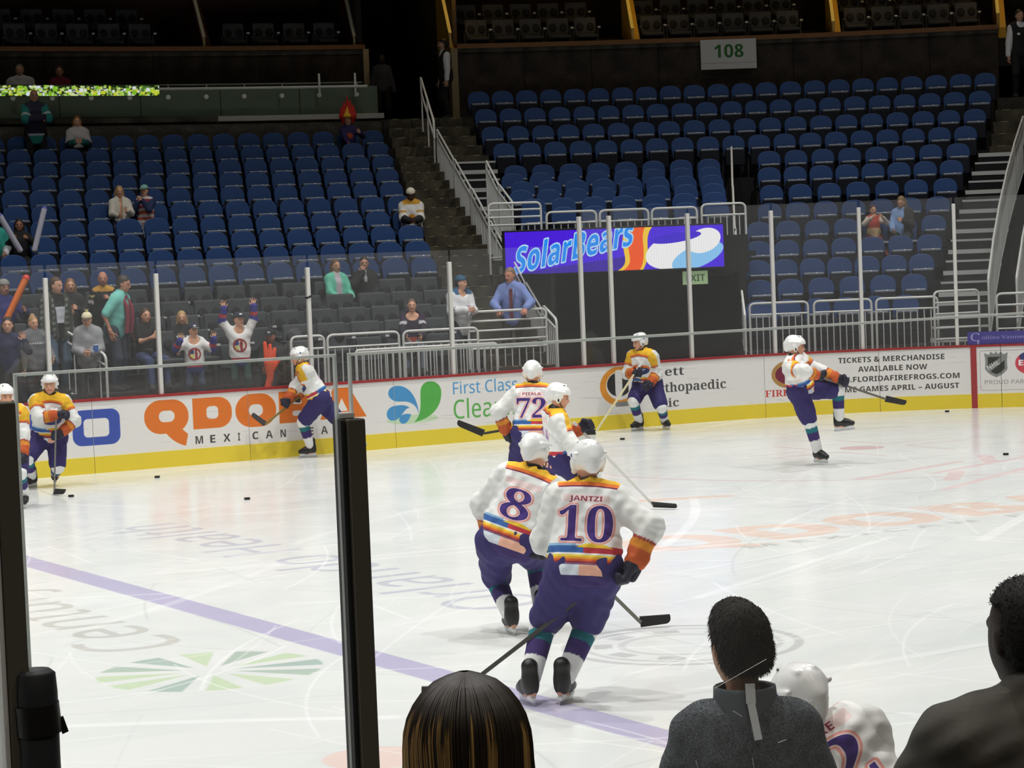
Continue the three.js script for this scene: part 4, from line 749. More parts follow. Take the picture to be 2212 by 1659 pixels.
/* A figure. s.pos: base point; s.a: heading (0 = towards the viewer's side, 90 = to the right of the picture). Targets are in the
   body's own frame (x = its left, z = ahead) unless s.im is set, then x = right in the picture, z = nearer. */
function figure(s) {
  const S = (s.H || 1.75) / 1.75, a = (s.a || 0) * D2R, w = s.w || 1;
  const R = v => s.im ? v : [v[0] * Math.cos(a) + v[2] * Math.sin(a), v[1], -v[0] * Math.sin(a) + v[2] * Math.cos(a)];
  const seat = s.sit, pelH = seat ? seat + 0.1 * S : 0.93 * S;
  const pel = R(s.pel || [0, pelH, seat ? -0.02 : 0]);
  const T0 = R(s.tor || [0, 1, seat ? -0.06 : 0.03]), T = nrm(T0), neck = s.nk ? R(s.nk) : add(pel, mul(T, 0.53 * S));
  const Tn = nrm(sub(neck, pel));
  const ta = a + (s.tw || 0) * D2R; let Lf = [Math.cos(ta), 0, -Math.sin(ta)]; if (s.roll) Lf = [Lf[0], Math.sin(s.roll * D2R), Lf[2]];
  Lf = nrm(sub(Lf, mul(Tn, dot3(Lf, Tn)))); const Fw = cross(Lf, Tn);
  const Lp = [Math.cos(a), 0, -Math.sin(a)], Fp = [Math.sin(a), 0, Math.cos(a)];
  const sh = [1, -1].map(q => add(neck, add(mul(Lf, q * 0.158 * S * (s.sw || w)), mul(Tn, -0.07 * S))));
  const hip = [1, -1].map(q => add(pel, mul(Lp, q * 0.095 * S * w)));
  const bodyPt = (x, y, z) => add(pel, add(add(mul(Lf, x * S), mul(Tn, y * S)), mul(Fw, z * S)));
  const dflt = seat ? [[0.13, pelH + 0.1, 0.3], [-0.13, pelH + 0.1, 0.3]] : [[0.26 * w, 0.83 * S, 0.06], [-0.26 * w, 0.83 * S, 0.06]];
  const wr = [R(s.hl || dflt[0]), R(s.hr || dflt[1])];
  const pole = [R(s.el || [0.5, -0.5, -0.6]), R(s.er || [-0.5, -0.5, -0.6])];
  const el = [], wrist = [];
  for (let i = 0; i < 2; i++) { const [e, c] = ik(sh[i], wr[i], 0.29 * S, 0.265 * S, pole[i]); el.push(e); wrist.push(c); }
  const ank = seat ? [R(s.fl || [0.13, 0.09 * S, 0.46]), R(s.fr || [-0.13, 0.09 * S, 0.46])] : [R(s.fl || [0.11 * w, 0.09 * S, 0]), R(s.fr || [-0.11 * w, 0.09 * S, 0])];
  const kp = [R(s.kl || [0.15, seat ? 1 : 0.1, 1]), R(s.kr || [-0.15, seat ? 1 : 0.1, 1])], kn = [], an = [];
  for (let i = 0; i < 2; i++) { const [k, c] = ik(hip[i], ank[i], 0.44 * S, 0.42 * S, kp[i]); kn.push(k); an.push(c); }
  const fy = [(s.fyl ?? 12) * D2R, (s.fyr ?? -12) * D2R];
  const fdir = [0, 1].map(i => { const q = s.im ? fy[i] : a + fy[i]; const v = [Math.sin(q), (i ? s.fpr : s.fpl) || 0, Math.cos(q)]; return nrm(v); });
  // head frame
  const [hy, hp, hrl] = s.hd || [s.im ? (s.a || 0) : 0, 0, 0], ha = (s.im ? hy : (s.a || 0) + hy) * D2R, hpt = hp * D2R;
  const hF = [Math.sin(ha) * Math.cos(hpt), -Math.sin(hpt), Math.cos(ha) * Math.cos(hpt)]; let hL = nrm(cross([0, 1, 0], hF)); if (hrl) { const u0 = cross(hF, hL); hL = nrm(add(mul(hL, Math.cos(hrl * D2R)), mul(u0, Math.sin(hrl * D2R)))); } const hU = cross(hF, hL);
  const hs = S * (s.hs || (S < 0.85 ? 1.12 : 1)), hc = add(neck, add(mul(Tn, 0.05 * S + (s.nl || 0)), add(mul(hU, 0.115 * hs), mul(hF, 0.025 * hs))));
  const hp3 = (x, y, z) => add(hc, add(add(mul(hL, x * hs), mul(hU, y * hs)), mul(hF, z * hs))), hax = [hL, hU, hF], hr3 = r => r.map(q => q * hs);
  const bw = s.belly || 0;
  // body prims
  const tor = o => [
    cap(bodyPt(0.065 * w, 0.02, 0), bodyPt(0.075 * w, 0.36, 0.0), (0.1 + o) * S, (0.105 + o) * S, 0.08, 't'), cap(bodyPt(-0.065 * w, 0.02, 0), bodyPt(-0.075 * w, 0.36, 0.0), (0.1 + o) * S, (0.105 + o) * S, 0.08, 't'),
    cap(mix3(neck, sh[0], 0.72), mix3(neck, sh[1], 0.72), (0.068 + o) * S, (0.068 + o) * S, 0.09, 't'), cap(add(neck, mul(Tn, 0.015 * S)), mix3(neck, sh[0], 0.85), (0.052 + o) * S, (0.05 + o) * S, 0.06, 't'), cap(add(neck, mul(Tn, 0.015 * S)), mix3(neck, sh[1], 0.85), (0.052 + o) * S, (0.05 + o) * S, 0.06, 't'), cap(bodyPt(0, 0.34, 0.03), bodyPt(0, 0.2, 0.02 + bw * 0.5), (0.1 + o) * S, (0.1 + o + bw * 0.5) * S, 0.06, 't')];
  const arm = (i, o, t = 2) => { const L = [cap(sh[i], t < 1 ? mix3(sh[i], el[i], t) : el[i], (0.056 + o) * S, (0.045 + o) * S, 0.04, 'a' + i)]; if (t > 1) L.push(cap(el[i], mix3(el[i], wrist[i], t - 1), (0.043 + o) * S, (0.033 + o) * S, 0.03, 'f' + i)); return L; };
  const leg = (i, o, t = 2) => { const L = [cap(hip[i], kn[i], (0.088 + o) * S * Math.sqrt(w), (0.058 + o) * S, 0.04, 'h' + i)]; if (t > 1) L.push(cap(kn[i], mix3(kn[i], an[i], t - 1), (0.058 + o) * S, (0.042 + o) * S, 0.03, 's' + i)); return L; };
  const foot = (i, o) => { const f = fdir[i], h = an[i]; const dn = -0.055 * S; return [cap(add(h, add([0, dn, 0], mul(f, -0.05 * S))), add(h, add([0, dn - 0.008 * S, 0], mul(f, 0.15 * S))), (0.036 + o) * S, (0.032 + o) * S, 0.03), cap(h, add(h, add([0, dn, 0], mul(f, 0.04 * S))), (0.04 + o) * S, (0.04 + o) * S, 0.03)]; };
  const neckP = [cap(add(neck, mul(Tn, -0.04 * S)), hp3(0, -0.04, -0.01), 0.056 * S, 0.05 * hs, 0.03)];
  const headP = [ell(hp3(0, 0.03, -0.008), hr3([0.076, 0.1, 0.096]), hax, 0.01), ell(hp3(0, -0.035, 0.022), hr3([0.06, 0.075, 0.07]), hax, 0.04), cap(hp3(0, 0.012, 0.085), hp3(0, -0.02, 0.104), 0.011 * hs, 0.015 * hs, 0.018), ell(hp3(0.077, 0, -0.005), hr3([0.012, 0.032, 0.02]), hax, 0.012), ell(hp3(-0.077, 0, -0.005), hr3([0.012, 0.032, 0.02]), hax, 0.012), ell(hp3(0, -0.088, 0.06), hr3([0.026, 0.02, 0.024]), hax, 0.02), cap(hp3(0.03, 0.033, 0.083), hp3(-0.03, 0.033, 0.083), 0.01 * hs, 0.01 * hs, 0.02), cap(hp3(0.018, -0.053, 0.086), hp3(-0.018, -0.053, 0.086), 0.008 * hs, 0.008 * hs, 0.012)];
  // hands
  const handInfo = [0, 1].map(i => {
    const m = (i ? s.mr : s.ml) || {}, D = m.d ? nrm(R(m.d)) : nrm(sub(wrist[i], el[i])); let N = m.n ? R(m.n) : mul(Lf, i ? 1 : -1); N = nrm(sub(N, mul(D, dot3(N, D)))); const Sd = mul(cross(D, N), i ? 1 : -1); return { D, N, S: Sd, c: m.c ?? 0.5, sp: m.sp ?? 0.1 };
  });
  const hand = (i, k = 1, o = 0) => {
    const { D, N, S: Q, c, sp } = handInfo[i], W = wrist[i], z = S * k * (S < 0.85 ? 1.08 : 1), P = [], at = (u, v, n) => add(W, add(add(mul(D, u * z), mul(Q, v * z)), mul(N, n * z)));
    for (const v of [-0.026, 0, 0.026]) P.push(cap(at(0.008, v * 0.7, 0), at(0.085, v * 1.1, 0.004), (0.017 + o) * z, (0.013 + o) * z, 0.015));
    [0.034, 0.012, -0.011, -0.033].forEach((v, j) => {
      const Ln = [0.07, 0.078, 0.073, 0.056][j], d0 = nrm(add(add(mul(D, Math.cos(c * 0.7)), mul(N, Math.sin(c * 0.7))), mul(Q, sp * (v / 0.034)))), d1 = nrm(add(add(mul(D, Math.cos(c * 1.9)), mul(N, Math.sin(c * 1.9))), mul(Q, sp * (v / 0.034))));
      const b = at(0.088, v, 0.003), k1 = add(b, mul(d0, Ln * 0.5 * z)), e = add(k1, mul(d1, Ln * 0.5 * z));
      P.push(cap(b, k1, (0.0095 + o) * z, (0.0088 + o) * z, 0.006), cap(k1, e, (0.0088 + o) * z, (0.0072 + o) * z, 0.004));
    });
    const tb = at(0.028, 0.034, 0.006), t1 = add(tb, mul(nrm(add(add(mul(Q, 0.75), mul(D, 0.65)), mul(N, 0.3 * c))), 0.045 * z)), t2 = add(t1, mul(nrm(add(add(mul(Q, 0.3 - 0.4 * c), mul(D, 0.9)), mul(N, 0.5 * c))), 0.032 * z));
    P.push(cap(tb, t1, (0.0125 + o) * z, (0.0105 + o) * z, 0.012), cap(t1, t2, (0.0105 + o) * z, (0.008 + o) * z, 0.004)); P.push(cap(mix3(el[i], wrist[i], 0.86), W, (0.034 + o) * S, (0.027 + o) * z, 0.02)); return P;
  };
  const g = new THREE.Group(); g.name = numbered(s.name || 'person'); g.position.set(...s.pos); g.rotation.y = CAM_TURN; scene.add(g);
  tag(g, s.label, s.cat || 'person', s.group);
  const cell = s.cell || 0.022, skin = lin(s.skin || 0xd9a282), lip = lin(s.lip || 0xb56a5c), hcol = lin(s.hairColor || 0x3a2a1e);
  const mk = (prims, c, off = 0, post) => { const f0 = field(prims, off), f = post ? (x, y, z) => post(f0(x, y, z), x, y, z) : f0; return nets(f, bounds(prims, off + c * 2), c); };
  const hl3 = (x, y, z) => { const q = sub([x, y, z], hc); return [dot3(q, hL) / hs, dot3(q, hU) / hs, dot3(q, hF) / hs]; };
  // one continuous body: trunk and limbs, head and hands on finer grids
  const parts = [mk([...tor(-0.012), ...neckP, ...arm(0, -0.006), ...arm(1, -0.006), ...leg(0, -0.006), ...leg(1, -0.006), ...foot(0, -0.004), ...foot(1, -0.004), ell(hc, hr3([0.05, 0.06, 0.05]), hax)], Math.max(cell, 0.024))];
  paint(parts[0], () => skin);
  const hg = mk([...headP, ...neckP], s.hcell || 0.0085); const stub = s.stubble ? mix3(skin, hcol, 0.45) : skin;
  paint(hg, (x, y, z) => {
    const q = hl3(x, y, z); if (q[2] > 0.04) {
      const ex = Math.abs(Math.abs(q[0]) - 0.031), ey = q[1] - 0.008; if (ex < 0.012 && Math.abs(ey) < 0.0065) return ex < 0.007 ? [0.02, 0.015, 0.012] : mix3(skin, [0.3, 0.27, 0.25], 0.5);
      if (Math.abs(Math.abs(q[0]) - 0.031) < 0.02 && Math.abs(q[1] - 0.033) < 0.006) return mix3(skin, hcol, 0.7);
      if (Math.abs(q[0]) < 0.024 && Math.abs(q[1] + 0.053) < 0.009) return lip;
      if (s.stubble && q[1] < -0.03) return stub;
    } return skin;
  });
  parts.push(hg);
  if (!s.gloves) for (let i = 0; i < 2; i++) if (!(s.nohand && s.nohand[i])) parts.push(paint(mk(hand(i), s.hdcell || 0.0065), () => skin));
  part('body', merge(parts), VCS, g);
  // clothing colour helpers
  const nearest = (prims, x, y, z) => { let b = null, d = 1e9; for (const p of prims) { const e = pd(p, x, y, z); if (e < d) { d = e; b = p; } } return b; };
  const tcoord = (x, y, z) => { const q = sub([x, y, z], pel); return [dot3(q, Lf) / S, dot3(q, Tn) / S, dot3(q, Fw) / S]; };
  const armT = (p, x, y, z) => { const q = sub([x, y, z], p.a), t = Math.min(1, Math.max(0, dot3(q, p.d) * p.il)); return p.tag[0] === 'a' ? t * 0.5 : 0.5 + t * 0.5; };
  const F = { g, S, s, pel, neck, sh, el, wrist, hip, kn, an, fdir, Tn, Lf, Fw, hc, hL, hU, hF, hs, hp3, hax, hr3, tor, arm, leg, foot, hand, mk, hl3, nearest, tcoord, armT, bodyPt, handInfo, cell, world: v => V(...v).applyAxisAngle(V(0, 1, 0), CAM_TURN).add(g.position) };
  if (s.top) topGarment(F, s.top); if (s.vest) topGarment(F, s.vest); if (s.pants) pantsGarment(F, s.pants); if (s.shoes !== null && !s.skates) for (let i = 0; i < 2; i++) part('shoe', mk(foot(i, 0.012), 0.016), cloth(s.shoes || 0x2a2a2c), g);
  if (s.hair) hairPart(F, s.hair); if (s.hat) hatPart(F, s.hat);
  return F;
}
function topGarment(F, o) {   // o: {c: colour or fn(q, seg, t, front), sl: 0..2 sleeve, off, hem, name, cut}
  const { S } = F, off = o.off ?? 0.014, hem = o.hem ?? 0.02;
  const prims = [...F.tor(off)]; prims.push(cap(F.bodyPt(0.05, -hem, 0), F.bodyPt(0.05, 0.1, 0), (0.115 + off + (o.flare || 0)) * S, (0.11 + off) * S, 0.06, 't'), cap(F.bodyPt(-0.05, -hem, 0), F.bodyPt(-0.05, 0.1, 0), (0.115 + off + (o.flare || 0)) * S, (0.11 + off) * S, 0.06, 't'));
  if (o.collar) prims.push(cap(add(F.neck, mul(F.Tn, -0.02)), add(F.neck, mul(F.Tn, o.collar)), 0.075 * S, 0.075 * S, 0.02, 't'));
  if (o.hood) prims.push(cap(add(F.neck, add(mul(F.Fw, -0.08 * S), mul(F.Lf, 0.06 * S))), add(F.neck, add(mul(F.Fw, -0.08 * S), mul(F.Lf, -0.06 * S))), 0.05 * S, 0.05 * S, 0.05, 't'));
  const sl = o.sl ?? 2; if (sl > 0) for (let i = 0; i < 2; i++) prims.push(...F.arm(i, off + (o.slo ?? 0.006), sl));
  const cut = (d, x, y, z) => { const q = F.tcoord(x, y, z); let e = Math.max(d, -(q[1] + hem + 0.085) * S); if (o.vneck) { const v = F.neck; const dv = Math.hypot(x - v[0] - F.Fw[0] * 0.09, y - v[1] - 0.02, z - v[2] - F.Fw[2] * 0.09) - o.vneck; e = Math.max(e, -dv); } if (o.open && q[2] > 0) e = Math.max(e, o.open * (0.4 + q[1]) - Math.abs(q[0])); return e; };
  const fold = (d, x, y, z) => cut(d + 0.004 * Math.sin(x * 34 + y * 19) * Math.sin(y * 27 + z * 31), x, y, z), geo = F.mk(prims, o.cell || F.cell * 0.8, 0, fold);
  if (typeof o.c === 'function') {
    paint(geo, (x, y, z) => { const p = F.nearest(prims, x, y, z), q = F.tcoord(x, y, z), isT = p.tag === 't'; return lin(o.c(q, isT ? 't' : 'a', isT ? 0 : F.armT(p, x, y, z), q[2] > 0, [x, y, z])); });
    part(o.name || 'shirt', geo, VC, F.g);
  } else part(o.name || 'shirt', geo, cloth(o.c, o.r || 0.85), F.g);
}
function pantsGarment(F, o) {
  const off = o.off ?? 0.014, t = o.t ?? 1.93, prims = [cap(F.hip[0], F.hip[1], (0.105 + off) * F.S, (0.105 + off) * F.S, 0.05, 'p'), cap(F.bodyPt(0.05, 0.06, 0), F.bodyPt(-0.05, 0.06, 0), (0.1 + off) * F.S, (0.1 + off) * F.S, 0.05, 'p')];
  for (let i = 0; i < 2; i++) { prims.push(...F.leg(i, off, t)); }
  part(o.name || 'trousers', F.mk(prims, o.cell || F.cell), cloth(o.c, 0.85), F.g);
}
function hairPart(F, o) {   // o: {c, type, c2}
  const { hp3, hr3, hax, hs } = F, P = [ell(hp3(0, 0.045, -0.02), hr3([0.085, 0.1, 0.1]), hax, 0.02)];
  if (o.type === 'long') { for (const q of [1, -1]) P.push(cap(hp3(0.062 * q, 0.0, -0.045), hp3((o.wide || 0.085) * q, -(o.len || 0.2), -0.03 + (o.fwd || 0)), 0.045 * hs, 0.03 * hs, 0.04)); P.push(cap(hp3(0, 0.0, -0.07), hp3(0, -(o.len || 0.2), -0.08), 0.06 * hs, 0.05 * hs, 0.05)); }
  if (o.type === 'bun') P.push(ell(hp3(0.01, 0.14, -0.06), hr3([0.045, 0.042, 0.045]), hax, 0.015));
  if (o.type === 'short') P.push(ell(hp3(0, 0.0, -0.035), hr3([0.082, 0.085, 0.085]), hax, 0.02));
  if (o.type === 'tail') P.push(cap(hp3(0, 0.05, -0.11), hp3(0.02, -0.1, -0.15), 0.035 * hs, 0.02 * hs, 0.02));
  const line = o.line ?? 0.055;
  const cut = (d, x, y, z) => { const q = F.hl3(x, y, z); const face = Math.min(q[2] - 0.02, (line - q[1]) + (q[2] < 0.06 ? 0.0 : 0), 0.068 + (o.type === 'long' ? 0.0 : 0.03) - Math.abs(q[0])); const nape = o.type === 'long' ? -1 : -q[1] - 0.075; return Math.max(d, Math.min(face, 0.2) * hs, nape * hs); };
  const g = F.mk(P, o.cell || 0.011, 0, cut);
  if (o.c2) { paint(g, (x, y, z) => { const q = F.hl3(x, y, z), n = Math.sin(Math.atan2(q[0], q[2]) * 23) + Math.sin(Math.atan2(q[0], q[2]) * 61 + 1); return lin(n > 0.4 ? o.c2 : o.c); }); part('hair', g, VCH, F.g); } else part('hair', g, cloth(o.c, 0.55), F.g);
}
function cropped(geo, n, len, up, mat, parent, spread = 0.4) {    // short hairs standing on a hair mesh
  const p = geo.attributes.position, q = geo.attributes.normal, list = [];
  for (let i = 0; i < n; i++) {
    const k = Math.floor(rnd() * p.count), a = V(p.getX(k) + rr(-0.003, 0.003), p.getY(k) + rr(-0.003, 0.003), p.getZ(k) + rr(-0.003, 0.003)), d = V(q.getX(k) * 0.3 + rr(-spread, spread), q.getY(k) * 0.3 + up + rr(-spread, spread), q.getZ(k) * 0.3 + rr(-spread, spread)).normalize();
    list.push(new THREE.ConeGeometry(0.0011, len * rr(0.6, 1.3), 3, 1, true).translate(0, len * 0.45, 0).applyQuaternion(new THREE.Quaternion().setFromUnitVectors(V(0, 1, 0), d)).translate(a.x, a.y, a.z));
  }
  tag(part('strands', merge(list), mat, parent), null, null, null, 'stuff');
}
function hatPart(F, o) {   // cap: {c, brim, type: 'cap' | 'backcap' | 'beanie'}
  const { hp3, hr3, hax, hs } = F, back = o.type === 'backcap' ? -1 : 1;
  const dome = F.mk([ell(hp3(0, 0.058, -0.012), hr3([0.094, 0.095, 0.11]), hax, 0.01)], 0.011, 0, (d, x, y, z) => Math.max(d, (0.052 - F.hl3(x, y, z)[1]) * hs));
  const h = part('hat', dome, cloth(o.c, 0.8), F.g);
  if (o.type !== 'beanie') part('brim', F.mk([ell(hp3(0, 0.055, 0.115 * back), hr3([0.075, 0.012, 0.085]), hax, 0.01)], 0.009, 0, (d, x, y, z) => Math.max(d, -(F.hl3(x, y, z)[2] * back - 0.05) * hs)), cloth(o.brim || o.c, 0.8), h);
  if (o.patch) part('front_patch', F.mk([ell(hp3(0, 0.095, 0.09 * back), hr3([0.035, 0.022, 0.012]), hax, 0.01)], 0.007), cloth(o.patch, 0.8), h);
  if (o.top) part('top_knot', F.mk([cap(hp3(0.01, 0.15, -0.01), hp3(-0.02, 0.2, 0), 0.014 * hs, 0.01 * hs, 0.01), cap(hp3(0.01, 0.15, -0.01), hp3(0.03, 0.2, 0), 0.014 * hs, 0.01 * hs, 0.01)], 0.008), cloth(o.top, 0.8), h);
}
// ------------------------------------------------------------------ hockey players
function jerseyTexture(name, num) {
  const c = canvas(1024, 768), g = c.getContext('2d'), W = 512, H = 768;     // left half: back, right half: front; 0.72 m wide, hem at the bottom
  g.fillStyle = '#efefed'; g.fillRect(0, 0, 1024, 768);
  for (const [x0, front] of [[0, 0], [W, 1]]) {
    // yoke: gold with an orange and red border that dips towards the arms
    const yc = front ? 128 : 100, ye = front ? 300 : 140;
    [['#7c2048', 14], ['#e8772a', 4], ['#f4bf2a', front ? -26 : -20]].forEach(([q, d]) => { g.fillStyle = q; g.beginPath(); g.moveTo(x0, 0); g.lineTo(x0, ye + d); g.quadraticCurveTo(x0 + W * 0.25, yc + d, x0 + W / 2, yc + d); g.quadraticCurveTo(x0 + W * 0.75, yc + d, x0 + W, ye + d); g.lineTo(x0 + W, 0); g.fill(); });
    // waist bands
    const yb = 500;
    ['#3f7a4a', '#3565ac', '#3565ac', '#c93a46', '#c93a46', '#d8343c'].forEach((q, i) => { g.fillStyle = q; g.fillRect(x0 + i * W / 6, yb, W / 6 + 1, 46); });
    g.fillStyle = '#f1c832'; g.beginPath(); g.moveTo(x0 + 220, yb + 10); g.quadraticCurveTo(x0 + 300, yb - 50, x0 + 390, yb + 12); g.fill();
    g.fillStyle = '#8fb7d8'; g.fillRect(x0 + 90, yb - 14, 130, 16);
    ['#f3d64a', '#f0a52c', '#d8602a', '#8d2740'].forEach((q, i) => { g.fillStyle = q; g.fillRect(x0, yb + 58 + i * 14, W, 15); });
    g.fillStyle = '#3a2a66'; g.fillRect(x0, yb + 116, W, 160); g.fillStyle = '#d5dde6'; g.fillRect(x0 + 130, yb + 122, 120, 70); g.fillStyle = '#f2b79e'; g.fillRect(x0 + 240, yb + 122, 150, 70);
  }
  // name and number
  g.fillStyle = '#f4dcd9'; g.fillRect(150, 168, 212, 48); g.fillStyle = '#8a2c48'; g.font = 'bold 46px sans-serif'; const m = g.measureText(name).width; g.save(); g.translate(256, 209); g.textAlign = 'center'; g.scale(Math.min(1, 200 / (m || 1)), 1); g.fillText(name, 0, 0); g.restore();
  g.font = 'bold 260px serif'; const mw = g.measureText(num).width || 1; if (!num) { g.fillStyle = '#dcb9cf'; g.fillRect(170, 270, 70, 190); g.fillRect(280, 270, 70, 190); g.fillStyle = '#8d78ae'; g.fillRect(190, 285, 30, 160); g.fillRect(300, 285, 30, 160); } g.save(); g.translate(256, 472); g.scale(Math.min(1.25, 265 / mw), 1.25); g.textAlign = 'center'; g.lineWidth = 24; g.lineJoin = 'round'; g.strokeStyle = '#f0a49a'; g.strokeText(num, 0, 0); g.lineWidth = 9; g.strokeStyle = '#f8dcd6'; g.strokeText(num, 0, 0); g.fillStyle = '#43297c'; g.fillText(num, 0, 0); g.restore();
  // chest crest
  g.fillStyle = '#e9792e'; g.beginPath(); g.ellipse(W + 262, 350, 112, 80, 0, 0, 7); g.fill(); g.fillStyle = '#39477c'; g.beginPath(); g.ellipse(W + 262, 376, 106, 64, 0, 0, 7); g.fill(); g.fillStyle = '#b9c6de'; g.beginPath(); g.ellipse(W + 272, 362, 58, 22, -0.3, 0, 7); g.fill();
  return srgb(new THREE.CanvasTexture(c));
}
const sleeveCol = (t, f) => { if (!f && t < 0.68) return '#efefed'; return t < 0.2 ? '#f4bf2a' : t < 0.25 ? '#e8772a' : t < 0.27 ? '#8a2c48' : t < 0.68 ? '#efefed' : t < 0.72 ? '#a33a34' : t < 0.84 ? '#dd8a26' : '#c95a26'; };
function jersey(F, tex, cellSize) {
  const { S } = F, o = 0.03, hem = 0.0, prims = [...F.tor(o)];
  for (const q of [1, -1]) prims.push(cap(F.bodyPt(0.07 * q, -hem, 0), F.bodyPt(0.08 * q, 0.12, 0), (0.135 + o) * S, (0.11 + o) * S, 0.08, 't'));
  for (let i = 0; i < 2; i++) { prims.push({ ...cap(F.sh[i], F.el[i], 0.098 * S, 0.08 * S, 0.06, 'a' + i) }, cap(F.el[i], mix3(F.el[i], F.wrist[i], 0.86), 0.082 * S, 0.074 * S, 0.05, 'f' + i)); }
  const wob = (x, y, z) => 0.007 * Math.sin(x * 31 + y * 17) * Math.sin(y * 23 + z * 29 + 1) + 0.005 * Math.sin(x * 58 - y * 41 + z * 20) * Math.sin(y * 14 + x * 11) + 0.003 * Math.sin(y * 95 + x * 30) * Math.sin(x * 22 + z * 25);      // cloth folds
  const cut = (d, x, y, z) => Math.max(d + wob(x, y, z), -(F.tcoord(x, y, z)[1] + hem + 0.11) * S, -(Math.hypot(x - F.neck[0] - F.Tn[0] * 0.07, y - F.neck[1] - F.Tn[1] * 0.07, z - F.neck[2] - F.Tn[2] * 0.07) - 0.075 * S));
  const gi = F.mk(prims, cellSize, 0, cut), g = gi.toNonIndexed(), p = g.attributes.position, nn = g.attributes.normal, n = p.count, uv = new Float32Array(n * 2), col = new Float32Array(n * 3).fill(1);
  for (let i = 0; i < n; i += 3) {
    const c = [0, 1, 2].map(k => (p.getComponent(i, k) + p.getComponent(i + 1, k) + p.getComponent(i + 2, k)) / 3), b = F.nearest(prims, ...c), fr = (nn.getX(i) * F.Fw[0] + nn.getY(i) * F.Fw[1] + nn.getZ(i) * F.Fw[2]) > 0;
    for (let j = i; j < i + 3; j++) {
      const x = p.getX(j), y = p.getY(j), z = p.getZ(j);
      if (b.tag === 't') { const q = F.tcoord(x, y, z), u = Math.min(0.995, Math.max(0.005, 0.5 + (fr ? 1 : -1) * q[0] / 0.72)); uv[j * 2] = (fr ? 0.5 : 0) + u * 0.5; uv[j * 2 + 1] = Math.min(0.995, Math.max(0.005, (q[1] + 0.12) / 0.76)); }
      else { uv[j * 2] = 0.25 * 0 + 0.02; uv[j * 2 + 1] = 1 - 460 / 768; const q = lin(sleeveCol(F.armT(b, x, y, z), F.tcoord(x, y, z)[2] > 0.045)); col[j * 3] = q[0]; col[j * 3 + 1] = q[1]; col[j * 3 + 2] = q[2]; }
    }
  }
  g.setAttribute('uv', new THREE.BufferAttribute(uv, 2)); g.setAttribute('color', new THREE.BufferAttribute(col, 3));
  return part('jersey', g, new THREE.MeshStandardMaterial({ map: tex, vertexColors: true, roughness: 0.85, side: THREE.DoubleSide }), F.g);
}
const GM = { purple: cloth(0x2d2462, 0.8), navy: cloth(0x17172c, 0.7), boot: cloth(0x151517, 0.45), lace: cloth(0x8d8d90, 0.6), whiteP: std(0xf1f1ef, 0.3), strap: cloth(0x1a1a1c, 0.5) };
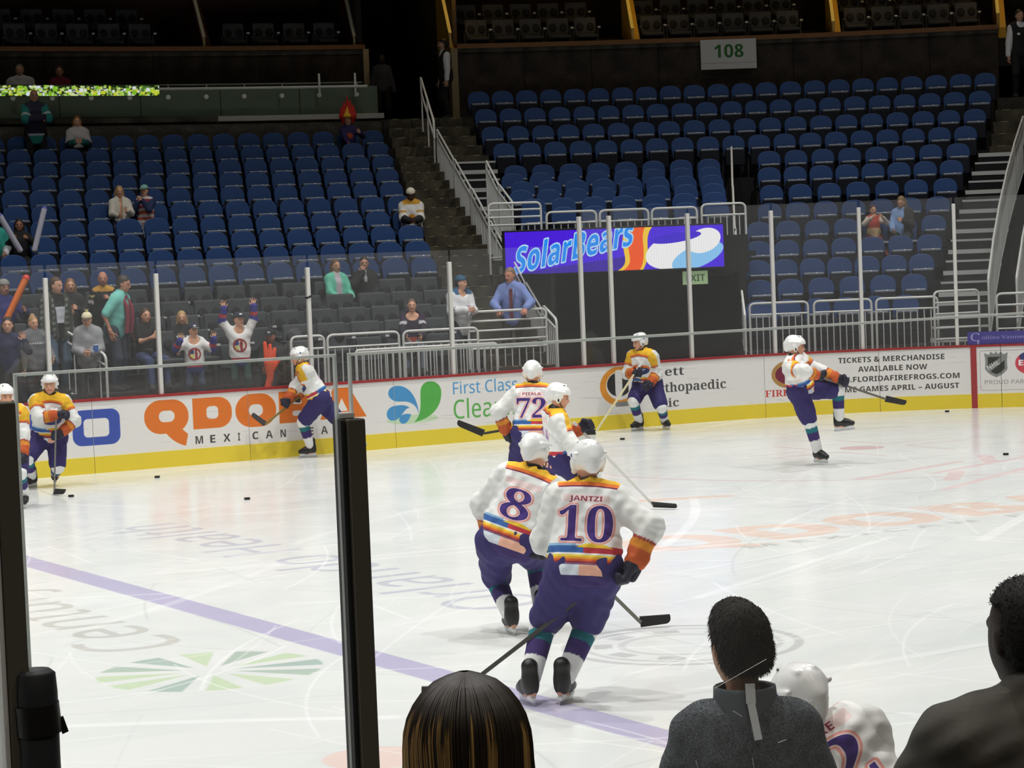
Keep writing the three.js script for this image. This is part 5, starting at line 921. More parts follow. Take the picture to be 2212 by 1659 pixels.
function player(s) {
  const F = figure({ skin: 0xdca285, name: 'hockey_player', cat: 'person', im: 1, gloves: 1, skates: 1, w: 1.08, sw: 1.22, cell: 0.024, ...s, H: s.H || 1.78 });
  const { S, g } = F, c = s.pc || 0.016;
  jersey(F, jerseyTexture(s.jn || '', s.num || ''), c);
  // pants
  const pp = [cap(F.hip[0], F.hip[1], 0.15 * S, 0.15 * S, 0.06), cap(F.bodyPt(0.06, 0.08, 0), F.bodyPt(-0.06, 0.08, 0), 0.135 * S, 0.135 * S, 0.06)];
  for (let i = 0; i < 2; i++) pp.push(cap(F.hip[i], mix3(F.hip[i], F.kn[i], 0.86), 0.145 * S, 0.118 * S, 0.05));
  part('pants', F.mk(pp, c * 1.1, 0, (d, x, y, z) => d + 0.006 * Math.sin(x * 36 + y * 12) * Math.sin(y * 26 + z * 31) + 0.003 * Math.sin(x * 80 + z * 40) * Math.sin(y * 50)), GM.purple, g);
  // socks over shin pads, banded
  for (let i = 0; i < 2; i++) {
    const pr = [cap(mix3(F.hip[i], F.kn[i], 0.8), F.kn[i], 0.09 * S, 0.085 * S, 0.03), cap(F.kn[i], mix3(F.kn[i], F.an[i], 0.9), 0.085 * S, 0.066 * S, 0.03)], d = sub(F.an[i], F.kn[i]), il = 1 / dot3(d, d);
    part('sock', paint(F.mk(pr, c), (x, y, z) => { const t = dot3(sub([x, y, z], F.kn[i]), d) * il; return lin(t < 0.16 ? 0xefefed : t < 0.32 ? 0x15727c : t < 0.58 ? 0x3a2768 : 0xefefed); }), VC, g);
    // skate
    const f = F.fdir[i], h = F.an[i], up = nrm(sub([0, 1, 0], mul(f, f[1]))), P = (u, v) => add(h, add(mul(f, u * S), mul(up, v * S)));
    const boot = part('skate', F.mk([cap(P(-0.015, 0.11), P(-0.02, 0.0), 0.055 * S, 0.05 * S, 0.03), cap(P(-0.035, -0.035), P(0.06, -0.035), 0.045 * S, 0.045 * S, 0.03), cap(P(0.06, -0.04), P(0.16, -0.048), 0.045 * S, 0.036 * S, 0.03), cap(P(-0.02, 0.02), P(0.1, -0.02), 0.045 * S, 0.035 * S, 0.04)], 0.012), GM.boot, g);
    part('blade_holder', merge([beam(V(...P(-0.075, -0.098)), V(...P(0.17, -0.098)), 0.022 * S, 0.026 * S), beam(V(...P(-0.06, -0.085)), V(...P(0.0, -0.085)), 0.04 * S, 0.03 * S), beam(V(...P(0.08, -0.085)), V(...P(0.16, -0.085)), 0.04 * S, 0.03 * S)]), GM.whiteP, boot);
    part('blade', beam(V(...P(-0.085, -0.12)), V(...P(0.185, -0.12)), 0.005, 0.03 * S), M.steel, boot);
    part('laces', merge([0.0, 0.025, 0.05, 0.075].map(u => rod(V(...add(P(0.03 + u, 0.035 - u * 0.5), mul(cross(f, up), 0.03 * S))), V(...add(P(0.03 + u, 0.035 - u * 0.5), mul(cross(f, up), -0.03 * S))), 0.006, 5))), GM.lace, boot);
    // glove: cuff, back-of-hand rolls and fingers
    const gl = [...F.hand(i, 1.22, 0.009), cap(mix3(F.el[i], F.wrist[i], 0.84), F.wrist[i], 0.066 * S, 0.055 * S, 0.03)], gv = part('glove', F.mk(gl, 0.011), GM.navy, g), { D, N } = F.handInfo[i];
    part('cuff_roll', F.mk([cap(add(F.wrist[i], add(mul(D, 0.02), mul(N, -0.035))), add(F.wrist[i], add(mul(D, 0.08), mul(N, -0.03))), 0.03 * S, 0.028 * S, 0.01)], 0.011), GM.navy, gv);
  }
  // helmet
  const { hp3, hr3, hax, hs } = F;
  const hel = part('helmet', F.mk([ell(hp3(0, 0.055, -0.012), hr3([0.108, 0.104, 0.135]), hax, 0.02), ell(hp3(0, 0.085, -0.05), hr3([0.085, 0.08, 0.095]), hax, 0.03), cap(hp3(0.098, 0.02, -0.02), hp3(0.09, -0.035, 0.0), 0.022 * hs, 0.02 * hs, 0.03), cap(hp3(-0.098, 0.02, -0.02), hp3(-0.09, -0.035, 0.0), 0.022 * hs, 0.02 * hs, 0.03), cap(hp3(0, -0.02, -0.12), hp3(0, 0.03, -0.13), 0.04 * hs, 0.04 * hs, 0.05), cap(hp3(0.03, 0.15, 0.05), hp3(0.035, 0.14, -0.1), 0.012 * hs, 0.012 * hs, 0.015), cap(hp3(-0.03, 0.15, 0.05), hp3(-0.035, 0.14, -0.1), 0.012 * hs, 0.012 * hs, 0.015), cap(hp3(0.104, 0.075, 0.06), hp3(0.1, 0.075, -0.09), 0.012 * hs, 0.012 * hs, 0.012), cap(hp3(-0.104, 0.075, 0.06), hp3(-0.1, 0.075, -0.09), 0.012 * hs, 0.012 * hs, 0.012)], s.hcell2 || 0.012, 0, (d, x, y, z) => { const q = F.hl3(x, y, z), gr = 0.005 * Math.max(0, 1 - Math.abs(q[1] - 0.05 - 0.15 * q[2]) / 0.008) + 0.004 * Math.max(0, 1 - Math.abs(q[2] + 0.015) / 0.007) * (q[1] > 0.07 ? 1 : 0); return Math.max(d + gr * hs, Math.min(q[2] - 0.03, 0.052 - q[1], 0.085 - Math.abs(q[0])) * hs, (-0.055 - q[1]) * hs); }), GM.whiteP, g);
  for (const q of [1, -1]) part('ear_opening', new THREE.SphereGeometry(0.02, 10, 8).scale(0.6, 1.1, 0.8).translate(...hp3(0.104 * q, -0.015, 0.0)), GM.strap, hel);
  part('vents', merge([[0.04, 0.148, 0.03], [-0.04, 0.148, 0.03], [0.055, 0.135, -0.05], [-0.055, 0.135, -0.05], [0.085, 0.09, 0.02], [-0.085, 0.09, 0.02]].map(q => new THREE.SphereGeometry(0.012, 8, 6).scale(1, 0.5, 1.6).translate(...hp3(...q)))), GM.strap, hel);
  part('emblem', new THREE.SphereGeometry(0.016, 10, 6).translate(...hp3(0.102, 0.07, -0.03)), cloth(0x3a57a8, 0.5), hel);
  part('chin_strap', merge([pathTube([hp3(0.09, -0.03, 0.01), hp3(0.06, -0.085, 0.05), hp3(0, -0.112, 0.07), hp3(-0.06, -0.085, 0.05), hp3(-0.09, -0.03, 0.01)].map(q => V(...q)), 0.005, 16, 5)]), GM.strap, hel);
  part('collar', F.mk([cap(add(F.neck, mul(F.Tn, -0.02)), add(F.neck, mul(F.Tn, 0.03)), 0.088 * S, 0.078 * S, 0.02)], 0.012), GM.strap, g);
  return F;
}
function stick(F, top, heel, toe, label, dark) {   // local points; the stick is a thing of its own
  const A = F.world(top), Bq = F.world(heel), C = F.world(toe);
  const t = thing('hockey_stick', label, 'hockey stick', [Bq.x, Bq.y, Bq.z], 0, 'hockey sticks of the players');
  const o = Bq.clone(), a = A.clone().sub(o), c = C.clone().sub(o), q = a.clone().multiplyScalar(0.001);
  part('shaft', beam(a, V(0, 0, 0), 0.02, 0.028), cloth(dark ?? 0x3b3a35, 0.5), t);
  const sh = new THREE.Shape(); const L = c.length(); sh.moveTo(0, -0.035); sh.lineTo(L * 0.85, -0.035); sh.quadraticCurveTo(L * 1.05, -0.03, L, 0.03); sh.lineTo(0, 0.045); sh.closePath();
  const bl = new THREE.ExtrudeGeometry(sh, { depth: 0.008, bevelEnabled: true, bevelSize: 0.003, bevelThickness: 0.003, bevelSegments: 1 }); bl.translate(0, 0, -0.004);
  const pz = bl.attributes.position; for (let i = 0; i < pz.count; i++) { const u = pz.getX(i) / L; pz.setZ(i, pz.getZ(i) + 0.03 * u * u); } bl.computeVertexNormals();
  const x = c.clone().normalize(), z = x.clone().cross(a).normalize(), y = z.clone().cross(x); bl.applyMatrix4(new THREE.Matrix4().makeBasis(x, y, z));
  part('blade', bl, cloth(0x141414, 0.6), t); part('butt_tape', beam(a.clone().multiplyScalar(1.0), a.clone().multiplyScalar(0.9), 0.026, 0.034), cloth(0xe8e8e6, 0.8), t);
  return t;
}
// ------------------------------------------------------------------ the players on the ice
{
  const P1 = player({ label: 'hockey player facing the viewer, carrying a puck beside blue O', pos: [2.95, 0, -24.5], a: 12, num: '', pel: [0.13, 0.7, 0], nk: [0.2, 1.24, 0.12], hd: [5, 6, 0], hl: [0.36, 0.76, 0.3], hr: [0.33, 1.0, 0.34], el: [1, -0.2, -0.4], er: [-1, -0.2, 0.1], fl: [0.13, 0.15, -0.28], fr: [-0.12, 0.14, 0.05], kl: [0.3, 0, 1], kr: [-0.2, 0, 1], fyl: 10, fyr: -35, ml: { c: 1.3 }, mr: { c: 1.3 } });
  stick(P1, [0.3, 1.08, 0.26], [0.42, 0.045, 1.3], [0.62, 0.05, 1.5], 'dark hockey stick of the player beside the blue O');
  mesh('puck', new THREE.CylinderGeometry(0.038, 0.038, 0.026, 24).translate(...F0(P1, [0.7, 0.014, 1.62])), M.black, 'black puck at the stick of the leftmost full player', 'puck', 'pucks on the ice');
  player({ label: 'hockey player cut off at the left frame edge behind post', pos: [1.7, 0, -22], a: 25, num: '', pel: [-0.02, 0.72, -0.05], nk: [-0.02, 1.24, 0.05], hd: [30, 5, 0], hl: [0.2, 0.66, 0.2], hr: [-0.3, 0.8, 0.3], fl: [0.15, 0.14, 0], fr: [-0.2, 0.14, 0.1], ml: { c: 1.2 }, mr: { c: 1.2 } });
  const P2 = player({ label: 'hockey player skating left, bent forward past the orange lettering', pos: [8.05, 0, -25.2], a: -78, num: '', pel: [-0.43, 0.88, 0], nk: [-0.66, 1.36, 0.02], hd: [-80, 8, 0], hl: [-0.78, 0.9, -0.2], hr: [-0.95, 0.82, 0.2], fl: [-0.6, 0.14, -0.05], fr: [0.2, 0.22, 0.06], kl: [-1, 0.1, 0], kr: [-0.6, 0.1, 0], fyl: -88, fyr: -60, fpr: -0.25, ml: { c: 1.3 }, mr: { c: 1.3 } });
  stick(P2, [-0.62, 1.02, -0.15], [-1.24, 0.55, 0.3], [-1.42, 0.72, 0.3], 'hockey stick held low by the player skating left', 0x8a7a3a);
  const P3 = player({ label: 'hockey player number 72 seen from behind, arm out left', pos: [6.3, 0, -16.9], a: 172, num: '72', jn: 'PITALA', pel: [0.02, 0.84, 0], nk: [0.04, 1.36, -0.06], hd: [170, 4, 0], hl: [-0.28, 0.86, -0.05], hr: [0.1, 0.95, -0.32], el: [-1, 0, 0.3], er: [0.3, -1, 0.1], fl: [-0.16, 0.14, 0], fr: [0.18, 0.14, 0], kl: [-0.2, 0, -1], kr: [0.2, 0, -1], fyl: 190, fyr: 165, ml: { c: 1.3 }, mr: { c: 1.3 }, hcell2: 0.01 });
  stick(P3, [0.42, 0.98, -0.12], [-0.56, 0.86, -0.02], [-0.85, 1.0, 0.02], 'dark hockey stick held out level towards green leaf logo');
  const P4 = player({ label: 'hockey player crouching in front of number 72, facing right', pos: [5.87, 0, -15.4], a: 100, num: '', pel: [-0.1, 0.66, 0], nk: [-0.12, 1.18, 0.1], hd: [85, 12, 0], hl: [0.16, 0.98, -0.15], hr: [0.2, 0.66, 0.25], el: [0, -1, -0.3], er: [0, -0.5, 1], fl: [0.02, 0.14, -0.2], fr: [-0.12, 0.14, 0.2], kl: [1, 0.1, 0], kr: [1, 0.1, 0], fyl: 85, fyr: 95, ml: { c: 1.3 }, mr: { c: 1.3 } });
  stick(P4, [0.08, 1.05, -0.1], [0.95, 0.05, -0.55], [1.22, 0.06, -0.42], 'white hockey stick of the crouching player, blade on ice', 0xdedcd6);
  const P5 = player({ label: 'hockey player in white left of number 10, leaning right', pos: [1.3, 0, -8.9], a: 165, num: '8', pel: [0.0, 0.72, 0], nk: [0.2, 1.22, -0.05], hd: [150, 8, 0], hl: [-0.14, 0.78, -0.3], hr: [0.3, 0.68, 0.1], el: [-1, 0.1, 0.4], er: [1, 0, 0.3], fl: [0.0, 0.14, 0.02], fr: [0.24, 0.16, -0.15], kl: [-0.2, 0, -1], kr: [0.2, 0, -1], fyl: 195, fyr: 170, pc: 0.013, ml: { c: 1.3 }, mr: { c: 1.3 } });
  stick(P5, [0.2, 0.92, 0.12], [1.0, 0.05, -0.02], [1.22, 0.06, -0.1], 'grey hockey stick reaching right behind number 10', 0x77756e);
  const P6 = player({ label: 'hockey player number 10 seen from behind, nearest on open ice', pos: [0.05, 0, -6.3], a: 172, num: '10', jn: 'JANTZI', roll: 4, pel: [0.27, 0.86, -0.02], nk: [0.32, 1.37, -0.12], hd: [195, 4, 0], hl: [0.06, 0.98, -0.42], hr: [0.58, 0.9, 0.12], el: [-0.4, -0.6, 0.5], er: [0.8, 0, 0.4], fl: [-0.12, 0.14, 0.02], fr: [0.1, 0.14, 0.02], kl: [-0.15, 0, -1], kr: [0.25, 0, -1], fyl: 200, fyr: 160, pc: 0.011, hcell2: 0.008, ml: { c: 1.3 }, mr: { c: 1.3 } });
  stick(P6, [0.66, 1.0, 0.08], [-0.6, 0.05, -0.2], [-0.84, 0.06, -0.26], 'dark hockey stick of number 10 slanting down left behind legs');
  const P7 = player({ label: 'hockey player by the clinic advertisement, long pale stick reaching down', pos: [13.62, 0, -25.2], a: -35, num: '', pel: [-0.12, 0.76, 0], nk: [-0.2, 1.27, 0.12], hd: [-60, 8, 0], hl: [-0.1, 0.78, 0.36], hr: [-0.34, 0.95, 0.28], fl: [0.14, 0.14, -0.05], fr: [-0.28, 0.14, 0.05], kl: [0, 0, 1], kr: [-0.5, 0, 1], fyl: 20, fyr: -50, ml: { c: 1.3 }, mr: { c: 1.3 } });
  stick(P7, [-0.22, 1.12, 0.3], [-1.02, 0.045, 0.6], [-1.3, 0.05, 0.66], 'pale yellow hockey stick with blade near crouching players glove', 0xe9e0b8);
  const P8 = player({ label: 'hockey player following through a shot with one leg raised', pos: [11.47, 0, -18.16], a: 62, num: '', pel: [-0.2, 1.0, 0], nk: [-0.28, 1.4, 0.08], hd: [80, 4, 0], hl: [0.36, 1.1, 0.1], hr: [-0.02, 1.2, 0.32], el: [0, -1, -0.2], er: [-0.8, 0.3, 0.6], fl: [0.31, 0.56, -0.1], fr: [0.0, 0.14, 0.04], kl: [0.8, 0.35, 0.2], kr: [0.4, 0, 0.6], fyl: 80, fyr: 35, fpl: 0.1, ml: { c: 1.3 }, mr: { c: 1.3 } });
  stick(P8, [-0.1, 1.22, 0.22], [0.95, 0.82, -0.2], [1.22, 0.76, -0.3], 'hockey stick swung out right in a follow-through', 0x6a655e);
  player({ label: 'hockey player with helmet low behind man in grey jacket', pos: [-2.2, 0, -0.75], a: 190, num: '2', jn: 'AKE', pel: [0.37, 0.58, 0.06], nk: [0.15, 0.93, 0.0], tor: [-0.5, 0.8, 0], hd: [205, 6, -10], hl: [-0.15, 0.66, -0.2], hr: [0.5, 0.6, -0.15], fl: [0.1, 0.14, 0.1], fr: [0.5, 0.14, -0.05], kl: [-0.2, 0, -1], kr: [0.2, 0, -1], fyl: 185, fyr: 175, pc: 0.01, hcell2: 0.006, ml: { c: 1.2 }, mr: { c: 1.2 } });
}
function F0(F, v) { const q = F.world(v); return [q.x, q.y, q.z]; }
// ------------------------------------------------------------------ people in the stands
const at = (R, p, h) => { const q = B(R, p, h); return [q.x, q.y, q.z]; };
const band = (q, list, d) => { for (const [lo, hi, c] of list) if (q[1] >= lo && q[1] < hi) return c; return d; };
const kidJersey = (q, seg, t, fr) => { if (seg === 'a') return t < 0.5 ? 0xf0efed : t < 0.68 ? 0x2a2f86 : t < 0.82 ? 0xc23a3c : 0x2a2f86; if (q[1] < -0.06) return 0x2b3a78; if (q[1] < -0.02) return 0xc2344a; if (fr) { const r = Math.hypot(q[0], q[1] - 0.22); if (r < 0.14 && r > 0.1) return 0xa33a36; if (r < 0.1) return q[0] < -0.02 ? (q[1] > 0.22 ? 0x3a3c8c : 0xd9cf7a) : (Math.abs(q[0] - 0.03) < 0.03 ? 0x9a3234 : 0xefe6da); } return 0xf0efed; };
figure({ label: 'woman in dark navy top waving one hand at left edge', pos: at(22.2, -7.7, 0.8), H: 1.48, a: 8, top: { c: 0x23264a, sl: 2 }, pants: { c: 0x1c1c24 }, hair: { c: 0x2c1f1c, type: 'long', len: 0.22 }, hairColor: 0x2c1f1c, hl: [0.24, 1.16, 0.22], hr: [-0.2, 0.98, 0.3], el: [0.7, -1, 0], er: [-0.7, -1, 0], ml: { c: 0.15, n: [0, 0, 1], d: [-0.2, 1, 0.1], sp: 0.3 }, mr: { c: 0.15, n: [0, 0, 1], d: [-0.2, 1, 0.1], sp: 0.3 } });
figure({ label: 'young woman with hair bun in grey hooded sweatshirt', pos: at(22.3, -6.55, 0.8), H: 1.5, a: 35, top: { c: (q, s, t, f) => f && s === 't' && Math.abs(q[1] - 0.36) < 0.018 && Math.abs(q[0]) < 0.13 && Math.sin(q[0] * 150) > -0.2 ? 0xd8d8d8 : 0x6d6e72, hood: 1, off: 0.03, hem: 0.06, cell: 0.012 }, pants: { c: 0x2a2a30 }, hair: { c: 0xa8845a, type: 'bun' }, hairColor: 0x8a6a48, hl: [0.2, 0.86, 0.22], hr: [-0.24, 0.72, 0.12] });
figure({ label: 'man in open dark plaid jacket over white printed shirt', pos: at(22.95, -4.85, 1.07), H: 1.8, a: 50, w: 1.1, skin: 0xcf9a7e, top: { c: (q, s) => s === 't' && q[1] > 0.14 && q[1] < 0.38 ? 0xd9dce4 : 0x18181a, sl: 0 }, vest: { c: (q, s, t, f, p) => (Math.sin(p[0] * 75) + Math.sin(p[1] * 70) > 0.9 ? 0x7c8078 : 0x45483f), name: 'jacket', off: 0.03, open: 0.12, hem: 0.06 }, pants: { c: 0x55687c }, hair: { c: 0x4a3626, type: 'short', line: 0.085 }, hairColor: 0x4a3626, hd: [15, 8, 0] });
figure({ label: 'woman in dark sweater eating a snack behind plaid jacket man', pos: at(23.5, -3.55, 1.285), H: 1.55, a: 15, top: { c: 0x2b2a2c }, pants: { c: 0x222228 }, hair: { c: 0x8a623e, type: 'long', len: 0.16 }, hairColor: 0x7a5638, hl: [0.08, 1.08, 0.26], hr: [-0.08, 1.02, 0.28], ml: { c: 0.9 }, mr: { c: 0.9 } });
figure({ label: 'bald man in black jersey with gold shoulder marks', pos: at(23.6, -2.1, 1.285), H: 1.64, a: 10, skin: 0xc98a72, stubble: 1, hairColor: 0x8a6a58, top: { c: (q, s, t, f) => s === 'a' ? (t > 0.06 && t < 0.12 ? 0xd9c98a : t > 0.2 && t < 0.3 ? 0xbdb6b8 : 0x17171a) : (q[1] > 0.5 ? 0xc9953a : 0x17171a) }, pants: { c: 0x1e1e24 }, hl: [0.1, 1.2, 0.25], ml: { c: 0.9 } });
figure({ label: 'man in turquoise shirt with maroon scarf looking right', pos: at(22.75, -2.6, 1.07), H: 1.8, a: 78, w: 1.2, belly: 0.05, skin: 0xc58a70, top: { c: 0x7fd0c4, sl: 0.85, off: 0.022, hem: 0.04 }, pants: { c: 0x3a4250 }, hair: { c: 0x3d342c, type: 'short' }, hairColor: 0x3d342c, tor: [0, 1, 0.22], hd: [0, 14, 0], hr: [-0.3, 0.92, 0.05], hl: [0.25, 0.9, 0.2] });
{ const c = at(22.75, -2.6, 1.07), s = thing('scarf', 'maroon scarf hanging round neck of man in turquoise shirt', 'scarf', c, CAM_TURN + 78 * D2R); part('neck_loop', new THREE.TorusGeometry(0.088, 0.034, 8, 20).rotateX(Math.PI / 2 + 0.2).translate(0, 1.47, 0.115), cloth(0x8a3546, 0.9), s); for (const x of [-0.085, 0.085]) part('scarf_end', pathTube([V(x, 1.46, 0.16), V(x * 1.15, 1.3, 0.26), V(x * 1.1, 1.1, 0.26), V(x, 0.9, 0.23)], 0.036, 14, 8), cloth(0x8a3546, 0.9), s); }
figure({ label: 'boy in light grey hoodie and cream cap holding a cup', pos: at(22.25, -4.3, 0.8), H: 1.52, a: 5, top: { c: 0x9a9b9e, hood: 1, off: 0.034, hem: 0.1 }, pants: { c: 0x26262c }, hair: { c: 0x4a382c, type: 'short' }, hairColor: 0x4a382c, hat: { c: 0xeae0bc, brim: 0x5a4636, top: 0xe6d98a }, hd: [0, 14, 0], hl: [0.07, 0.92, 0.25], hr: [-0.07, 0.92, 0.25], ml: { c: 1.1 }, mr: { c: 1.1 } });
{ const b = B(21.95, -4.35, 1.78), c = thing('paper_cup', 'small blue and white cup held by boy in hoodie', 'cup', [b.x, b.y, b.z]); part('cup', new THREE.CylinderGeometry(0.042, 0.032, 0.1, 20, 1, true), cloth(0x3d6fc4, 0.5), c); part('rim', new THREE.TorusGeometry(0.042, 0.004, 6, 20).rotateX(Math.PI / 2).translate(0, 0.05, 0), M.white, c); }
figure({ label: 'brown-haired woman in black T-shirt seated with hands raised', pos: at(22.6, -1.4, 1.07), H: 1.6, sit: 0.42, a: 30, top: { c: 0x1a1a1b, sl: 0.7 }, pants: { c: 0x3d4a70 }, hair: { c: 0x4a2f22, type: 'long', len: 0.24 }, hairColor: 0x4a2f22, hl: [0.0, 0.86, 0.44], hr: [-0.06, 0.82, 0.36], ml: { c: 0.6 }, mr: { c: 0.6 } });
figure({ label: 'blonde woman in black sweatshirt with white letters, seated', pos: at(22.6, 0.1, 1.07), H: 1.5, sit: 0.4, a: 10, top: { c: (q, s, t, f) => f && s === 't' && Math.abs(q[1] - 0.34) < 0.03 && Math.abs(q[0]) < 0.13 && Math.sin(q[0] * 110) > -0.1 ? 0xd6d8da : 0x1b1e1d, cell: 0.012 }, pants: { c: 0x202026 }, hair: { c: 0xb89864, type: 'long', len: 0.18 }, hairColor: 0xa08454 });
figure({ label: 'boy in white jersey and cap with both palms up', pos: at(21.85, -0.25, 0.8), H: 1.24, a: 12, top: { c: kidJersey, off: 0.034, hem: 0.14, cell: 0.012, vneck: 0.1 }, pants: { c: 0x39435c }, hair: { c: 0x5a4030, type: 'short' }, hat: { c: 0x252a4c, brim: 0x8a8478, patch: 0xe8e8ea }, hd: [15, -4, 0], hl: [0.3, 1.03, 0.12], hr: [-0.22, 1.03, 0.2], el: [1, -0.8, 0], er: [-1, -0.8, 0], ml: { c: 0.15, n: [0, 0, 1], d: [0.1, 1, 0.05], sp: 0.35 }, mr: { c: 0.15, n: [0, 0, 1], d: [0.1, 1, 0.05], sp: 0.3 } });
figure({ label: 'taller boy in white jersey stretching both arms high', pos: at(21.85, 1.75, 0.8), H: 1.38, a: 8, top: { c: kidJersey, off: 0.032, hem: 0.12, cell: 0.012, vneck: 0.09 }, pants: { c: 0x2d4a40 }, hair: { c: 0x6a4a34, type: 'short' }, hat: { c: 0x22263c, brim: 0x22263c, patch: 0xf0f0f0 }, hd: [25, -6, 0], hl: [0.24, 1.5, 0.08], hr: [-0.22, 1.48, 0.1], el: [1, 0.2, -0.2], er: [-1, 0.2, -0.2], ml: { c: 0.12, n: [0, 0, 1], d: [0, 1, 0], sp: 0.4 }, mr: { c: 0.12, n: [0, 0, 1], d: [-0.1, 1, 0], sp: 0.4 } });
const FM = figure({ label: 'man in black cap holding an orange foam hand', pos: at(22.1, 3.35, 0.8), H: 1.6, sit: 0.28, a: -8, skin: 0xc0785e, stubble: 1, hairColor: 0x5a3a2a, top: { c: 0x16171a, off: 0.025 }, pants: { c: 0x1d1e22 }, hair: { c: 0x2a211c, type: 'short' }, hat: { c: 0x1c1d20, brim: 0x1c1d20, patch: 0xb9bcc0 }, hd: [0, 10, 0], hl: [0.06, 0.6, 0.34], hr: [-0.06, 0.5, 0.34], ml: { c: 1.2 }, mr: { c: 1.2 } });
{ // foam hand
  const p = FM.world([0.02, 0.52, 0.46]), t = thing('foam_hand', 'bright orange foam hand held upright by man in black cap', 'foam hand', [p.x, p.y, p.z], CAM_TURN);
  const f = [cap([0, -0.18, 0], [0.0, 0.08, 0], 0.05, 0.085, 0.04), cap([-0.05, 0.08, 0], [-0.06, 0.4, 0], 0.036, 0.03, 0.02), cap([0.0, 0.1, 0], [0.02, 0.36, 0], 0.036, 0.03, 0.02), cap([0.05, 0.08, 0], [0.09, 0.3, 0], 0.036, 0.03, 0.02), cap([0.06, 0.0, 0], [0.16, 0.14, 0], 0.036, 0.03, 0.03), cap([-0.02, -0.2, 0], [-0.05, -0.34, 0], 0.05, 0.06, 0.03)].map(q => q);
  part('foam', nets((x, y, z) => field(f)(x, y, z * 1.6), bounds(f, 0.03), 0.012), cloth(0xff5a2c, 0.8), t);
}
figure({ label: 'man in grey cap and blue shirt at left edge with inflated stick', pos: at(24.3, -5.35, 1.5), H: 1.78, sit: 0.42, a: 35, skin: 0xb98468, top: { c: 0x2a2a78 }, pants: { c: 0x23242c }, hair: { c: 0x2a211c, type: 'short' }, hat: { c: 0x9a9a96, brim: 0x2a2a30, type: 'backcap' }, hl: [0.22, 0.86, 0.26], ml: { c: 1.1 } });
{ const a = B(23.9, -5.75, 2.25), b = B(23.9, -4.9, 2.87), t = thing('inflatable_stick', 'orange inflated cheering stick raised at left edge', 'cheering stick', [a.x, a.y, a.z]); part('tube', rod(V(0, 0, 0), b.clone().sub(a), 0.055, 16), cloth(0xf07a28, 0.35), t); part('tip', new THREE.SphereGeometry(0.062, 14, 10).translate(b.x - a.x, b.y - a.y, b.z - a.z), cloth(0xf24a3a, 0.35), t); part('end', new THREE.SphereGeometry(0.055, 14, 10), cloth(0xe88a3a, 0.35), t); }
figure({ label: 'woman in black seated with two white cheering sticks', pos: at(27.5, -1.8, 2.68), H: 1.5, sit: 0.42, a: 12, skin: 0x9c6a50, top: { c: 0x19181a }, pants: { c: 0x1a1a1e }, hair: { c: 0x241a18, type: 'long', len: 0.2 }, hairColor: 0x241a18, hl: [0.14, 0.86, 0.24], hr: [-0.14, 0.86, 0.24], ml: { c: 1.1 }, mr: { c: 1.1 } });
for (const [p0, h0, p1, h1, w] of [[-1.5, 3.35, -1.05, 4.05, 'right'], [-2.05, 3.35, -2.75, 3.95, 'left']]) { const a = B(27.2, p0, h0), b = B(27.2, p1, h1).sub(a), t = thing('inflatable_stick', `white cheering stick in ${w} hand of the seated woman in black`, 'cheering stick', [a.x, a.y, a.z]); part('tube', rod(V(0, 0, 0), b, 0.05, 16), cloth(0xc9c6d6, 0.35), t); part('tip', new THREE.SphereGeometry(0.05, 12, 8).translate(b.x, b.y, b.z), cloth(0x5a62b0, 0.35), t); part('end', new THREE.SphereGeometry(0.05, 12, 8), cloth(0xd9d6de, 0.35), t); }
figure({ label: 'person in teal top cut off at left frame edge', pos: at(27.55, -2.7, 2.68), H: 1.7, sit: 0.42, a: 20, top: { c: (q, s, t) => s === 'a' && t > 0.5 ? 0xcfcfd4 : 0x2f9a8c }, pants: { c: 0x23283c }, hair: { c: 0x3a2a20, type: 'short' } });
figure({ label: 'blonde woman in cream blouse seated beside boy in striped shirt', pos: at(29.25, 3.25, 3.28), H: 1.5, sit: 0.42, a: 18, top: { c: 0xd8d2c4, sl: 2, off: 0.02, open: 0.03 }, pants: { c: 0x3a4564 }, hair: { c: 0xb59a6c, c2: 0x94784c, type: 'long', len: 0.26, wide: 0.095 }, hairColor: 0xa08454, hl: [0.08, 0.74, 0.3], hr: [-0.1, 0.66, 0.3] });
figure({ label: 'boy in teal cap and red striped shirt eating, seated', pos: at(29.25, 4.15, 3.28), H: 1.5, sit: 0.42, a: -10, top: { c: (q, s, t) => s === 'a' ? 0x27335c : (Math.sin(q[1] * 48) > 0.1 ? 0xd8d2ce : (q[1] > 0.28 ? 0x9a3040 : 0xc25a44)) }, pants: { c: 0x9aa4b4 }, hair: { c: 0x4a382c, type: 'short' }, hat: { c: 0x86b8ac, brim: 0x7aa89c }, hl: [0.02, 0.94, 0.2], hr: [-0.04, 0.9, 0.22], ml: { c: 1.2 }, mr: { c: 1.2 } });
figure({ label: 'man in white and gold jersey and white cap beside the aisle', pos: at(28.45, 13.95, 2.98), H: 1.68, sit: 0.42, a: 5, skin: 0x4e3226, lip: 0x5a3430, top: { c: (q, s, t, f) => s === 'a' ? (t > 0.62 ? 0x1e1e26 : (t < 0.34 && t > 0.0 ? (t > 0.26 ? 0xc99a3a : 0xe6e2dc) : 0xe6e2dc)) : (q[1] > 0.49 ? 0xd29a34 : f && Math.hypot(q[0], q[1] - 0.2) < 0.09 ? 0xd9952c : 0xe6e3de), off: 0.032, hem: 0.08 }, pants: { c: 0x22304e }, hair: { c: 0x18120e, type: 'short' }, hat: { c: 0xe4dcc8, brim: 0xe4dcc8, type: 'backcap' }, hd: [0, 22, 0], hl: [0.07, 0.68, 0.34], hr: [-0.07, 0.68, 0.34], ml: { c: 1.0 }, mr: { c: 1.0 } });
